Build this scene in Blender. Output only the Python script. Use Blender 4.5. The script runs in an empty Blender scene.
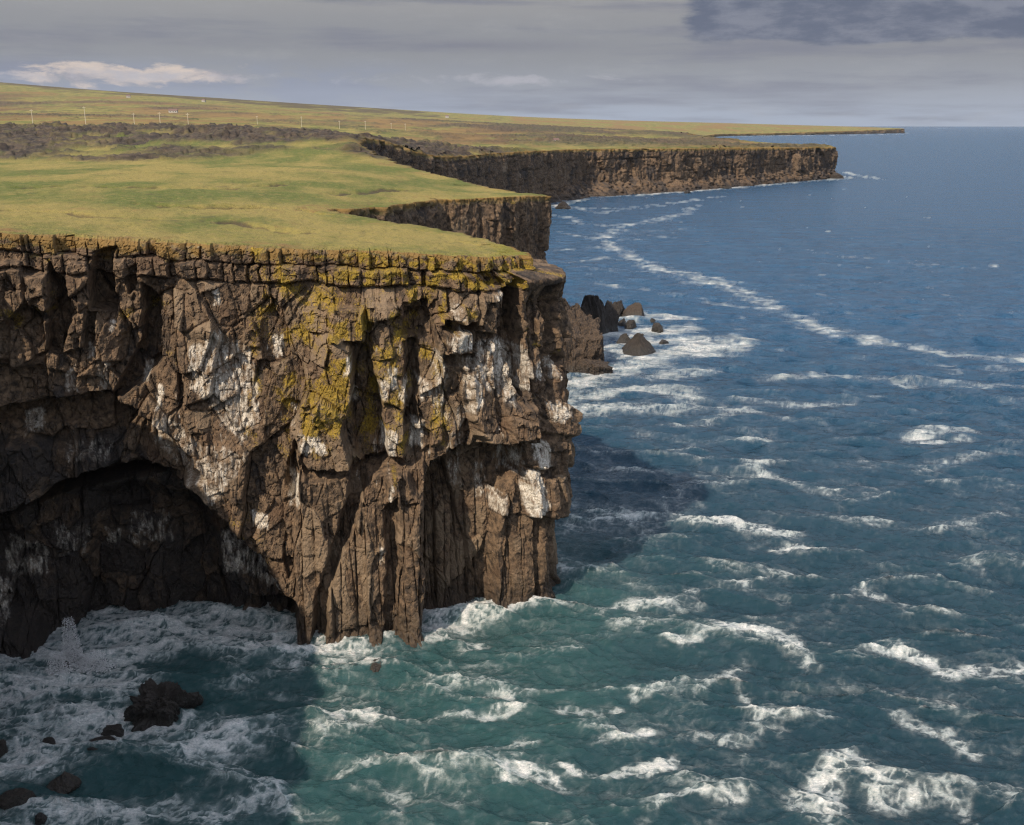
import bpy, bmesh, math, random
import numpy as np
from mathutils import Vector
rnd = random.Random(7)
sc = bpy.context.scene
COL = sc.collection
F32 = np.float32

# ------------------------------------------------------------------ camera measurements
W, Hh, FOC, CAMZ = 1024, 825, 1005.0, 50.0
PIT = math.atan((412.5 - 123.2) / FOC)
CP, SP = math.cos(PIT), math.sin(PIT)

def at(px, py, z=0.0):
    u, v = (px - 512) / FOC, (412.5 - py) / FOC
    d = (u, CP + v * SP, -SP + v * CP)
    t = (z - CAMZ) / d[2]
    return np.array([d[0] * t, d[1] * t, z])

def at_depth(px, py, Y):
    u, v = (px - 512) / FOC, (412.5 - py) / FOC
    d = np.array([u, CP + v * SP, -SP + v * CP])
    return d * (Y / d[1]) + np.array([0, 0, CAMZ])

def proj(x, y, z):
    dz = z - CAMZ
    dep = np.maximum(y * CP - dz * SP, 1.0)
    return 512 + FOC * x / dep, 412.5 - FOC * (y * SP + dz * CP) / dep

# ------------------------------------------------------------------ noise
def hsh(ix, iy, seed):
    h = (ix.astype(np.int64) * 374761393 + iy.astype(np.int64) * 668265263 + seed * 2147483647 + 12345) & 0xffffffff
    h = ((h ^ (h >> 13)) * 1274126177) & 0xffffffff
    h = ((h ^ (h >> 16)) * 2246822519) & 0xffffffff
    return ((h ^ (h >> 15)) & 0xffffff).astype(F32) / F32(16777216)

def perlin(x, y, seed=0):
    x = np.asarray(x, F32); y = np.asarray(y, F32)
    fx, fy = np.floor(x), np.floor(y)
    ix, iy = fx.astype(np.int32), fy.astype(np.int32)
    tx, ty = x - fx, y - fy
    sx = tx * tx * tx * (tx * (tx * 6 - 15) + 10); sy = ty * ty * ty * (ty * (ty * 6 - 15) + 10)
    def g(dx, dy):
        a = hsh(ix + dx, iy + dy, seed) * F32(6.2831853)
        return np.cos(a) * (tx - dx) + np.sin(a) * (ty - dy)
    a = g(0, 0); b = g(1, 0); c = g(0, 1); d = g(1, 1)
    return 1.4 * ((a + (b - a) * sx) * (1 - sy) + (c + (d - c) * sx) * sy)

def fbm(x, y, seed=0, octv=4, gain=0.5, lac=2.03):
    s = 0; a = 1.0; t = 0
    for o in range(octv):
        s = s + a * perlin(x * lac ** o + o * 17.3, y * lac ** o - o * 9.1, seed + o)
        t += a; a *= gain
    return s / t

def ridged(x, y, seed=0, octv=4, gain=0.5):
    s = 0; a = 1.0; t = 0
    for o in range(octv):
        s = s + a * (1 - np.abs(perlin(x * 2.03 ** o + o * 7.7, y * 2.03 ** o + o * 3.3, seed + o)) * 1.6)
        t += a; a *= gain
    return s / t

def cells(x, y, seed=0, jit=0.85):
    """F1, F2, cell id in 0..1, second id, vector from the cell's centre"""
    x = np.asarray(x, F32); y = np.asarray(y, F32)
    ix, iy = np.floor(x).astype(np.int32), np.floor(y).astype(np.int32)
    f1 = np.full(x.shape, 9, F32); f2 = np.full(x.shape, 9, F32)
    cid = np.zeros(x.shape, F32); cid2 = np.zeros(x.shape, F32); vx = np.zeros(x.shape, F32); vy = np.zeros(x.shape, F32)
    for dx in (-1, 0, 1):
        for dy in (-1, 0, 1):
            jx, jy = ix + dx, iy + dy
            h1 = hsh(jx, jy, seed); h2 = hsh(jx, jy, seed + 101)
            ax = x - (jx + 0.5 + jit * (h1 - .5)); ay = y - (jy + 0.5 + jit * (h2 - .5))
            d = np.sqrt(ax * ax + ay * ay)
            m = d < f1
            f2 = np.where(m, f1, np.minimum(f2, d))
            h3 = hsh(jx, jy, seed + 202)
            cid = np.where(m, h3, cid); cid2 = np.where(m, hsh(jx, jy, seed + 303), cid2)
            vx = np.where(m, ax, vx); vy = np.where(m, ay, vy)
            f1 = np.where(m, d, f1)
    return f1, f2, cid, cid2, vx, vy

def sst(a, b, x):
    t = np.clip((x - a) / (b - a), 0, 1)
    return t * t * (3 - 2 * t)

def poly_sd(px, py, pts, closed=True):
    """signed distance to a polygon (positive inside); unsigned to an open line"""
    n = len(pts); best = np.full(px.shape, 1e12, np.float64 if px.dtype == np.float64 else F32)
    inside = np.zeros(px.shape, bool)
    for i in range(n if closed else n - 1):
        x0, y0 = pts[i][0], pts[i][1]; x1, y1 = pts[(i + 1) % n][0], pts[(i + 1) % n][1]
        ex, ey = x1 - x0, y1 - y0
        L = ex * ex + ey * ey + 1e-12
        t = np.clip(((px - x0) * ex + (py - y0) * ey) / L, 0, 1)
        best = np.minimum(best, (px - x0 - t * ex) ** 2 + (py - y0 - t * ey) ** 2)
        if closed and y0 != y1:
            c = (y0 > py) != (y1 > py)
            inside ^= c & (px < ex * (py - y0) / ey + x0)
    d = np.sqrt(best)
    return np.where(inside, d, -d) if closed else d

# ------------------------------------------------------------------ mesh building
def link(o, parent=None):
    COL.objects.link(o)
    if parent: o.parent = parent
    return o

def np_mesh(name, co, quads, mat, smooth=True, attrs=None):
    me = bpy.data.meshes.new(name)
    co = np.ascontiguousarray(co, F32); quads = np.ascontiguousarray(quads, np.int32)
    nv, nf = len(co), len(quads)
    me.vertices.add(nv); me.vertices.foreach_set('co', co.ravel())
    me.loops.add(nf * 4); me.loops.foreach_set('vertex_index', quads.ravel())
    me.polygons.add(nf); me.polygons.foreach_set('loop_start', np.arange(0, nf * 4, 4, dtype=np.int32))
    me.polygons.foreach_set('use_smooth', np.full(nf, smooth))
    me.update(calc_edges=True)
    for k, v in (attrs or {}).items():
        a = me.color_attributes.new(k, 'FLOAT_COLOR', 'POINT')
        c = np.ones((nv, 4), F32); c[:, :v.shape[1]] = v
        a.data.foreach_set('color', c.ravel())
    me.materials.append(mat)
    return link(bpy.data.objects.new(name, me))

def grid_quads(nr, nc, wrap=False):
    i = np.arange(nr - 1)[:, None]; j = np.arange(nc if wrap else nc - 1)[None, :]
    a = i * nc + j; b = i * nc + (j + 1) % nc
    return np.stack([a, b, b + nc, a + nc], -1).reshape(-1, 4)

def tag(o, label=None, cat=None, group=None, kind=None):
    if label: o['label'] = label
    if cat: o['category'] = cat
    if group: o['group'] = group
    if kind: o['kind'] = kind
    return o

# ------------------------------------------------------------------ materials
class NT:
    def __init__(s, nt): s.t = nt; s.n = nt.nodes; s.l = nt.links
    def node(s, typ, **kw):
        n = s.n.new(typ)
        for k, v in kw.items(): setattr(n, k, v)
        return n
    def put(s, sock, v):
        if hasattr(v, 'links') or isinstance(v, bpy.types.NodeSocket): s.l.new(v, sock)
        else: sock.default_value = v
    def math(s, op, a, b=0.0, c=0.0, clamp=False):
        n = s.node('ShaderNodeMath', operation=op, use_clamp=clamp)
        s.put(n.inputs[0], a); s.put(n.inputs[1], b); s.put(n.inputs[2], c)
        return n.outputs[0]
    def mix(s, f, a, b, blend='MIX'):
        n = s.node('ShaderNodeMix', data_type='RGBA', blend_type=blend); n.clamp_factor = True
        s.put(n.inputs[0], f); s.put(n.inputs[6], a); s.put(n.inputs[7], b)
        return n.outputs[2]
    def ramp(s, x, lo, hi, a=0.0, b=1.0):
        n = s.node('ShaderNodeMapRange', interpolation_type='SMOOTHSTEP')
        s.put(n.inputs[0], x); s.put(n.inputs[1], lo); s.put(n.inputs[2], hi); s.put(n.inputs[3], a); s.put(n.inputs[4], b)
        return n.outputs[0]
    def noise(s, vec, scale, detail=4.0, rough=0.55, dist=0.0):
        n = s.node('ShaderNodeTexNoise'); s.l.new(vec, n.inputs['Vector'])
        n.inputs['Scale'].default_value = scale; n.inputs['Detail'].default_value = detail
        n.inputs['Roughness'].default_value = rough; n.inputs['Distortion'].default_value = dist
        return n.outputs[0]
    def scaled(s, vec, sx, sy, sz):
        n = s.node('ShaderNodeMapping'); s.l.new(vec, n.inputs[0]); n.inputs['Scale'].default_value = (sx, sy, sz)
        return n.outputs[0]

def new_mat(name):
    m = bpy.data.materials.new(name); m.use_nodes = True
    t = NT(m.node_tree); t.n.clear()
    out = t.node('ShaderNodeOutputMaterial'); p = t.node('ShaderNodeBsdfPrincipled')
    t.l.new(p.outputs[0], out.inputs[0])
    return m, t, p

def rgb(c): return (c[0], c[1], c[2], 1.0)

def terrain_material():
    """one material for rock and turf; masks m1 = guano, lichen, turf; m2 = wet and cave darkening, lava, tone"""
    m, t, p = new_mat('terrain')
    g = t.node('ShaderNodeNewGeometry').outputs['Position']
    s1 = t.node('ShaderNodeSeparateColor'); a1 = t.node('ShaderNodeAttribute', attribute_name='m1'); t.l.new(a1.outputs['Color'], s1.inputs[0])
    s2 = t.node('ShaderNodeSeparateColor'); a2 = t.node('ShaderNodeAttribute', attribute_name='m2'); t.l.new(a2.outputs['Color'], s2.inputs[0])
    guano, lich, turf = s1.outputs; wet, lava, tone = s2.outputs
    n_big = t.noise(g, 0.35, 5); n_mid = t.noise(g, 1.6, 6, .6); n_fine = t.noise(t.scaled(g, 1, 1, .6), 7, 5, .65)
    # rock: brown basalt, redder and greyer beds
    rock = t.mix(t.ramp(n_mid, .3, .7), rgb((.038, .028, .021)), rgb((.215, .143, .088)))
    rock = t.mix(t.ramp(n_big, .5, .72, 0, .7), rock, rgb((.125, .076, .046)))
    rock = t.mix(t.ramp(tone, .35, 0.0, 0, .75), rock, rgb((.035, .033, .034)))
    rock = t.mix(t.ramp(tone, .6, 1.0, 0, .8), rock, rgb((.24, .175, .115)))
    rock = t.mix(t.ramp(n_fine, .42, .30, 0, .5), rock, rgb((.02, .017, .015)))
    rock = t.mix(t.ramp(n_fine, .58, .75, 0, .35), rock, rgb((.22, .17, .125)))
    # lichen
    lc = t.mix(t.ramp(n_fine, .35, .7), rgb((.17, .115, .016)), rgb((.40, .27, .030)))
    lf = t.ramp(t.math('ADD', lich, t.math('MULTIPLY', t.math('SUBTRACT', n_fine, .5), .9)), .35, .65)
    rock = t.mix(t.math('MULTIPLY', lf, .85), rock, lc)
    # guano streaks
    n_st = t.noise(t.scaled(g, 1, 1, .22), 3.2, 5, .65)
    gf = t.ramp(t.math('ADD', guano, t.math('MULTIPLY', t.math('SUBTRACT', n_st, .5), 1.3)), .22, .85)
    gcol = t.mix(t.ramp(n_fine, .35, .65), rgb((.40, .34, .27)), rgb((.80, .75, .66)))
    gcol = t.mix(t.ramp(n_mid, .5, .7, 0, .5), gcol, rgb((.30, .23, .16)))
    rock = t.mix(t.math('MULTIPLY', gf, .92), rock, gcol)
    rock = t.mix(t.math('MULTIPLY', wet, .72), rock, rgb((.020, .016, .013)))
    # turf
    gb = t.noise(t.scaled(g, 1, .5, 1), .06, 5, .6); gs = t.noise(g, .7, 5, .65); gs2 = t.noise(g, 3.5, 4, .7)
    tf = t.mix(t.ramp(gb, .38, .62), rgb((.104, .122, .022)), rgb((.262, .208, .058)))
    tf = t.mix(t.ramp(gs, .50, .70, 0, .75), tf, rgb((.27, .20, .065)))
    tf = t.mix(t.ramp(gs, .45, .28, 0, .6), tf, rgb((.075, .088, .016)))
    tf = t.mix(t.ramp(gs2, .48, .28, 0, .75), tf, rgb((.055, .05, .017)))
    tf = t.mix(t.ramp(tone, .6, 1.0, 0, .85), tf, rgb((.205, .118, .042)))     # dry rust turf
    tf = t.mix(t.ramp(tone, .4, 0.0, 0, .8), tf, rgb((.055, .035, .022)))     # bare dark soil
    far = t.noise(g, .012, 6, .65)
    lv = t.mix(t.ramp(t.noise(g, .22, 5, .7), .35, .7), rgb((.026, .020, .017)), rgb((.098, .070, .046)))
    tf = t.mix(lava, tf, lv)
    col = t.mix(turf, rock, tf)
    t.l.new(col, p.inputs['Base Color'])
    rg = t.math('SUBTRACT', .92, t.math('MULTIPLY', wet, .45)); t.l.new(rg, p.inputs['Roughness'])
    p.inputs['Specular IOR Level'].default_value = .3
    b = t.node('ShaderNodeBump'); b.inputs['Strength'].default_value = .9; b.inputs['Distance'].default_value = .22
    hgt = t.math('ADD', t.math('MULTIPLY', n_fine, .8), t.math('MULTIPLY', n_mid, 1.2))
    t.l.new(hgt, b.inputs['Height']); t.l.new(b.outputs[0], p.inputs['Normal'])
    return m

def rock_material():
    m, t, p = new_mat('sea_rock')
    g = t.node('ShaderNodeNewGeometry').outputs['Position']
    oi = t.node('ShaderNodeObjectInfo')
    n1 = t.noise(g, .9, 6, .6); n2 = t.noise(g, 4.5, 5, .65)
    c = t.mix(t.ramp(n1, .3, .7), rgb((.012, .010, .009)), rgb((.032, .026, .022)))
    c = t.mix(t.ramp(n2, .55, .8, 0, .5), c, rgb((.075, .058, .044)))
    c = t.mix(t.math('MULTIPLY', t.ramp(n2, .35, .6), oi.outputs['Color']), c, rgb((.125, .082, .052)))
    z = t.node('ShaderNodeSeparateXYZ'); t.l.new(g, z.inputs[0])
    wetz = t.ramp(t.math('ADD', z.outputs[2], t.math('MULTIPLY', n1, -2.0)), -.6, 1.2, 1, 0)
    c = t.mix(t.math('MULTIPLY', wetz, .6), c, rgb((.016, .014, .011)))
    t.l.new(c, p.inputs['Base Color']); t.l.new(t.math('SUBTRACT', .85, t.math('MULTIPLY', wetz, .4)), p.inputs['Roughness'])
    b = t.node('ShaderNodeBump'); b.inputs['Strength'].default_value = .9; b.inputs['Distance'].default_value = .25
    t.l.new(t.math('ADD', n2, n1), b.inputs['Height']); t.l.new(b.outputs[0], p.inputs['Normal'])
    return m

def sea_material():
    m, t, p = new_mat('sea_water')
    g = t.node('ShaderNodeNewGeometry').outputs['Position']
    a = t.node('ShaderNodeAttribute', attribute_name='m1'); s = t.node('ShaderNodeSeparateColor'); t.l.new(a.outputs['Color'], s.inputs[0])
    foam, milk, farv = s.outputs
    n1 = t.noise(t.scaled(g, .6, 1, 1), 2.6, 5, .7, .8); n2 = t.noise(t.scaled(g, .6, 1, 1), 8, 4, .75, .5)
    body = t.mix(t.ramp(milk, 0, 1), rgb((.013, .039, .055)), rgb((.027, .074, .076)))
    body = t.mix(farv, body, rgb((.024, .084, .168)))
    f = t.math('MULTIPLY', foam, t.math('ADD', .30, t.math('ADD', t.math('MULTIPLY', t.ramp(n1, .3, .68), .5), t.math('MULTIPLY', t.ramp(n2, .33, .66), .5))), clamp=True)
    fc = t.mix(n2, rgb((.55, .57, .57)), rgb((.86, .84, .80)))
    veil = t.mix(t.math('MULTIPLY', t.ramp(foam, .05, .5), .30), body, rgb((.30, .42, .42)))
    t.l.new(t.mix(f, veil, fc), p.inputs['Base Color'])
    p.subsurface_method = 'BURLEY'; p.inputs['Subsurface Radius'].default_value = (.6, 1.0, 1.0); p.inputs['Subsurface Scale'].default_value = 1.6
    t.l.new(t.math('MULTIPLY', .75, t.math('SUBTRACT', 1.0, f, clamp=True)), p.inputs['Subsurface Weight'])
    t.l.new(t.math('ADD', t.math('ADD', .09, t.math('MULTIPLY', farv, .16)), t.math('MULTIPLY', f, .7)), p.inputs['Roughness'])
    p.inputs['IOR'].default_value = 1.333
    t.l.new(t.math('SUBTRACT', .5, t.math('MULTIPLY', f, .4)), p.inputs['Specular IOR Level'])
    # wind ripples at three sizes, the long ones kept for the open sea
    r1 = t.noise(t.scaled(g, .6, 1.5, 1), 1.3, 6, .70, .6)
    r2 = t.math('ADD', t.noise(t.scaled(g, .5, 1.0, 1), .26, 5, .65, .5), t.math('MULTIPLY', t.noise(t.scaled(g, .4, 1.0, 1), .06, 4, .6, .4), 2.2))
    b1 = t.node('ShaderNodeBump'); b1.inputs['Strength'].default_value = 1.0
    t.l.new(t.math('MULTIPLY', t.math('SUBTRACT', 1.0, t.math('MULTIPLY', farv, .6)), .46), b1.inputs['Distance']); t.l.new(r1, b1.inputs['Height'])
    b2 = t.node('ShaderNodeBump'); b2.inputs['Strength'].default_value = 1.0
    t.l.new(t.math('MULTIPLY', farv, 8.0), b2.inputs['Distance']); t.l.new(r2, b2.inputs['Height'])
    t.l.new(b1.outputs[0], b2.inputs['Normal']); t.l.new(b2.outputs[0], p.inputs['Normal'])
    return m

def plain(name, c, rough=.8, scale=3.0, vary=.3):
    m, t, p = new_mat(name)
    g = t.node('ShaderNodeNewGeometry').outputs['Position']
    n = t.noise(g, scale, 4)
    t.l.new(t.mix(n, rgb([v * (1 - vary) for v in c]), rgb([min(v * (1 + vary), .9) for v in c])), p.inputs['Base Color'])
    p.inputs['Roughness'].default_value = rough
    return m

M_TER = terrain_material(); M_ROCK = rock_material(); M_SEA = sea_material()
M_WHITE = plain('white_wall', (.38, .36, .33)); M_ROOF = plain('roof_sheet', (.16, .10, .085)); M_POST = plain('pale_timber', (.55, .50, .40))
M_GLASS = plain('dark_glass', (.02, .025, .03), .2); M_SPRAY = plain('spray_foam', (.82, .82, .82), .9)

# ------------------------------------------------------------------ coastline (metres), seen from above
COAST = {
    'home':  [(240, -900), (60, -400), (30, -100), (18, -40), (8, -14), (4, -3), (-5, -3), (-9, -12), (-20, -12), (-34, 0), (-43, 22), (-44.5, 38), (-47, 54), (-46, 68), (-47.5, 74.5), (-51, 77), (-56, 78), (-60, 79)],
    'near':  [(-60, 79), (-54, 84), (-48, 86.6), (-44, 88), (-33, 91), (-19, 92.2), (-8, 93.4), (-2, 96.0), (0.6, 98.3), (1.1, 101.0), (-0.6, 107)],
    'inlet': [(-0.6, 107), (-5, 117), (-14, 130), (-23, 141), (-27, 146), (-22.5, 151), (-18, 168), (-13.6, 187)],
    'mid':   [(-13.6, 187), (-8.3, 190.5), (-2.4, 197), (3.4, 204.5), (6.8, 210), (7.2, 214), (5, 228), (-6, 255)],
    'bay':   [(-6, 255), (-30, 296), (-52, 345), (-55, 385), (-47, 440), (-36, 500), (-18, 560), (0, 610), (14, 650), (29, 690)],
    'point': [(29, 690), (50, 735), (79, 757), (112, 780), (148, 815), (190, 860), (232, 905), (268, 943), (294, 968), (307, 985), (308, 1000), (298, 1050), (290, 1150), (268, 1250), (262, 1350)],
    'far':   [(262, 1350), (270, 1500), (310, 1900), (480, 2700), (760, 4000), (900, 4250), (1150, 4480), (1400, 4720), (1750, 5100), (1990, 5400), (2110, 5560), (2050, 5800), (1500, 6400), (300, 8200), (-500, 10500)],
}
NEAR_LOW = [(-60, 79), (-54, 84), (-48, 86.6), (-44, 88), (-33, 91), (-19, 92.2), (-8, 93.6), (-1.5, 96.5), (2.9, 98.6), (5.0, 101.6), (3.8, 110)]
ORDER = ['home', 'near', 'inlet', 'mid', 'bay', 'point', 'far']
POLY = []
for k in ORDER: POLY += COAST[k][:-1]
POLY += [COAST['far'][-1], (-9000, 10500), (-9000, -900)]

# ------------------------------------------------------------------ ground height
CTRL = []
def ctl(px, py, Y):
    p = at_depth(px, py, Y); CTRL.append((p[0], p[1], p[2]))
for a in [(-60, 229, 84), (0, 233, 87.5), (150, 241, 91.5), (300, 249, 92.5), (420, 253, 94), (526, 257, 99), (500, 243, 109), (400, 223, 130), (350, 214, 141),
          (0, 200, 136), (200, 195, 150), (0, 166, 250), (200, 162, 280), (340, 172, 235), (440, 199.5, 188), (551, 196.5, 210), (470, 190, 240), (500, 195.5, 202),
          (0, 158, 300), (200, 155, 310), (330, 160, 300), (0, 138, 420), (0, 127, 620), (200, 129, 600), (120, 127, 600), (340, 137, 520), (375, 139, 385), (300, 134, 560),
          (440, 157, 500), (500, 153, 590), (556, 150, 690), (620, 149, 757), (700, 147.5, 840), (760, 147.5, 905), (834, 147.2, 985), (690, 141.5, 1150), (560, 140, 1000), (450, 141, 900), (720, 139, 1300),
          (640, 133, 1700), (560, 130, 1700), (700, 137, 1500), (450, 130, 1500), (68, 120, 900), (200, 121, 1000), (330, 127, 1100), (0, 112, 1800), (200, 112, 2000), (350, 117, 2100), (500, 124, 2300),
          (-200, 70, 5000), (0, 83.5, 5000), (60, 88.5, 5000), (120, 93, 5000), (200, 97, 5000), (300, 103.5, 5000), (400, 110.5, 5000), (500, 117, 5200), (600, 121.3, 5500), (700, 123.6, 5600), (800, 126.5, 5600), (870, 128.2, 5500), (720, 132.5, 4300), (600, 129, 3300)]:
    ctl(*a)
CTRL += [(0, -4, 48.2), (-8, -25, 41), (-55, 0, 40), (-74, 40, 40.5), (-100, 60, 41.5), (30, -120, 40), (-200, -100, 44), (-300, 200, 50), (-1500, 0, 70), (-3000, 8000, 150), (0, 9000, 80), (-8000, 5000, 330), (-200, -800, 45)]
CTRL = np.array(CTRL)
def warp_xy(x, y):
    r = np.sqrt(x * x + (y + 60) ** 2) ; th = np.arctan2(x, y + 60)
    return np.log(np.maximum(r, 10)) * 1.0, th * 1.6
def tps(r2): return np.where(r2 > 1e-12, r2 * np.log(np.maximum(r2, 1e-12)), 0)
_cu, _cv = warp_xy(CTRL[:, 0], CTRL[:, 1])
_n = len(CTRL)
_A = np.zeros((_n + 3, _n + 3)); _A[:_n, :_n] = tps((_cu[:, None] - _cu) ** 2 + (_cv[:, None] - _cv) ** 2) + np.eye(_n) * 2e-3
_A[:_n, _n] = 1; _A[:_n, _n + 1] = _cu; _A[:_n, _n + 2] = _cv; _A[_n:, :_n] = _A[:_n, _n:].T
_wt = np.linalg.solve(_A, np.concatenate([np.arcsinh((CTRL[:, 2] - 40) / 15), np.zeros(3)]))
def height(x, y):
    x = np.asarray(x, np.float64); y = np.asarray(y, np.float64)
    u, v = warp_xy(x, y)
    s = _wt[_n] + _wt[_n + 1] * u + _wt[_n + 2] * v
    for i in range(_n): s = s + _wt[i] * tps((u - _cu[i]) ** 2 + (v - _cv[i]) ** 2)
    return np.maximum(40 + 15 * np.sinh(np.clip(s, -2.0, 4.0)), 6.0)

def lava_mask(x, y):
    """dark lava ridge between the turf and the plain, and browner strips farther out"""
    px, py = proj(x, y, height(x, y))
    r = np.hypot(x, y)
    w = fbm(x / 60, y / 60, 31, 4)
    edge0 = 305 + 40 * fbm(x / 45, y / 45 + 3, 33, 3) + np.clip((px - 200) / 150, -1, 1.3) * 6
    m = sst(edge0, edge0 + 22, r) * sst(690, 600, r + 60 * w)
    w2 = fbm(x / 20, y / 30, 36, 4)
    m = m * sst(-.42, .02, w + .8 * w2 + .40 * sst(380, 480, r) - .12)
    m *= sst(60, -10, x + 20 * w)
    m2 = sst(720, 950, r) * sst(4200, 2300, r) * np.maximum(sst(.02, .40, fbm(x / 240, y / 520, 35, 5) + .08 + .30 * sst(300, 560, px)) * .85, sst(.05, .35, fbm(x / 38, y / 110, 37, 4)) * .6)
    return np.clip(np.maximum(m, m2), 0, 1)

def ground_detail(x, y, lav, r):
    """hummocks on the turf, blocks in the lava"""
    h = .26 * fbm(x / 1.9, y / 2.4, 41, 4, .6) + .36 * fbm(x / 9, y / 12, 43, 3)
    f1, f2, c, c2, vx, vy = cells(x / 5.0, y / 5.0, 45)
    f1b, f2b, cb, c2b, _, _ = cells(x / 14.0, y / 16.0, 47)
    blk = (c * 1.6 + (vx * (c2 - .5) * 2.2) + .6 * (1 - sst(0, .25, f2 - f1)) * -1) + (cb - .35) * 3.0 + 1.2 * fbm(x / 4, y / 4, 49, 3)
    return h * sst(1400, 500, r) + lav * blk * np.clip(r / 420, .6, 1.6) * .72

# ------------------------------------------------------------------ ground sheet
def build_ground():
    ang = np.concatenate([np.linspace(-180, -44, 50)[:-1], np.linspace(-44, -31, 100)[:-1], np.linspace(-31, 31, 1050), np.linspace(31, 180, 60)[1:-1]])
    rs = [2.0]
    while rs[-1] < 80: rs.append(rs[-1] + 3)
    while rs[-1] < 11000:
        r = rs[-1]
        rs.append(r + max(.4, min(.55 * r * r / 10000, .0085 * r if r < 1500 else .02 * r)))
    rs = np.array(rs); A = np.radians(ang)
    R, T = np.meshgrid(rs, A, indexing='ij')
    x = R * np.sin(T); y = R * np.cos(T)
    sd = poly_sd(x, y, POLY)
    keep = sd > np.clip(R * .0035, .35, 40)
    h = height(x, y); lav = lava_mask(x, y)
    xs, ys = x, y
    z = h + ground_detail(xs, ys, lav, R)
    # small turf scarps: dark low steps in the near meadow
    scarp = np.zeros_like(z)
    for pts, dz in [([(20, 187.5), (60, 186), (110, 187), (165, 187), (225, 188)], .7), ([(150, 203), (170, 205), (200, 207), (260, 208)], .8), ([(310, 211), (335, 213), (352, 214)], .9), ([(255, 186), (280, 185)], .6), ([(330, 195), (372, 192), (400, 190)], .5),
                    ([(15, 212), (60, 213), (100, 216), (150, 219)], .5), ([(230, 222), (270, 228), (300, 231)], .5)]:
        P = []
        for (a, b) in pts:
            q = at(a, b, 39.5)
            hh = height(np.array([q[0]]), np.array([q[1]]))[0]; P.append(at(a, b, hh)[:2])
        P = np.array(P)
        d = poly_sd(x + 1.2 * fbm(x / 3, y / 3, 61, 2), y + 2.5 * fbm(x / 4, y / 6, 62, 2), P, closed=False)
        s = sst(2.6, .3, d)
        scarp = np.maximum(scarp, s * sst(-.3, .2, fbm(x / 5, y / 5, 63, 2) + .25)); z = z - s * dz
    tone = .5 + (.50 * fbm(x / 11, y / 16, 51, 5, .6) + .30 * fbm(x / 2.2, y / 3.5, 52, 3)) * sst(1500, 300, R)
    # dry rusty turf toward the edge, bare soil on the scarps
    edge = sst(9, .5, sd) * (R < 400)
    tone = tone + edge * (.32 + .35 * fbm(x / 2.0, y / 2.5, 53, 3)) * sst(1.0, -8, x - (-14))
    tone = tone - scarp * .65
    tone = np.where(R > 700, .5 + .28 * fbm(x / 160, y / 330, 54, 4) + .22 * sst(4000, 900, R) * 0, tone)
    tone = np.where(R > 700, .78 + 1.1 * fbm(x / 130, y / 420, 54, 5) + .55 * fbm(x / 40, y / 90, 58, 3) * sst(2500, 900, R), tone)
    tone = np.where(R > 2400, tone - .85 * sst(3000, 4600, R + 500 * fbm(x / 700, y / 900, 59, 3)) * sst(200, -900, x), tone)
    scree = 0 * z
    m1 = np.stack([scree * .55, 0 * z, 1 - .6 * scree], -1).reshape(-1, 3); m2 = np.stack([0 * z, lav * sst(-.9, .5, fbm(x / 7, y / 7, 57, 3) + .45), np.clip(tone, 0, 1)], -1).reshape(-1, 3)
    co = np.stack([x, y, z], -1).reshape(-1, 3)
    q = grid_quads(len(rs), len(ang))
    kq = keep.reshape(-1)[q].all(1); q = q[kq]
    used = np.unique(q); remap = np.zeros(len(co), np.int32); remap[used] = np.arange(len(used))
    o = np_mesh('ground', co[used], remap[q], M_TER, True, {'m1': m1[used], 'm2': m2[used]})
    tag(o, kind='structure')
build_ground()

# ------------------------------------------------------------------ cliffs
def chaikin(P, n=2):
    P = np.array(P, float)
    for _ in range(n):
        a = P[:-1] * .75 + P[1:] * .25; b = P[:-1] * .25 + P[1:] * .75
        Q = np.empty((2 * len(a), 2)); Q[0::2] = a; Q[1::2] = b
        P = np.vstack([P[:1], Q, P[-1:]])
    return P

def resample(P, step):
    d = np.r_[0, np.cumsum(np.hypot(*np.diff(P, axis=0).T))]
    n = max(2, int(round(d[-1] / step)) + 1)
    s = np.linspace(0, d[-1], n)
    return np.stack([np.interp(s, d, P[:, 0]), np.interp(s, d, P[:, 1])], -1), s

def blocks(s, z, w, hgt, seed, crack=.10):
    """jointed rock: flat tilted facets with open joints; returns offset in units of w and an id"""
    f1, f2, c, c2, vx, vy = cells(s / w, z / hgt, seed)
    fac = (c - .5) * .9 + vx * (c2 - .5) * 2.2 + vy * (np.modf(c * 7.3)[0] - .6) * 1.5
    return fac - .26 * (1 - sst(0, crack, f2 - f1)) * np.clip(.35 + c2, 0, 1), c

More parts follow.
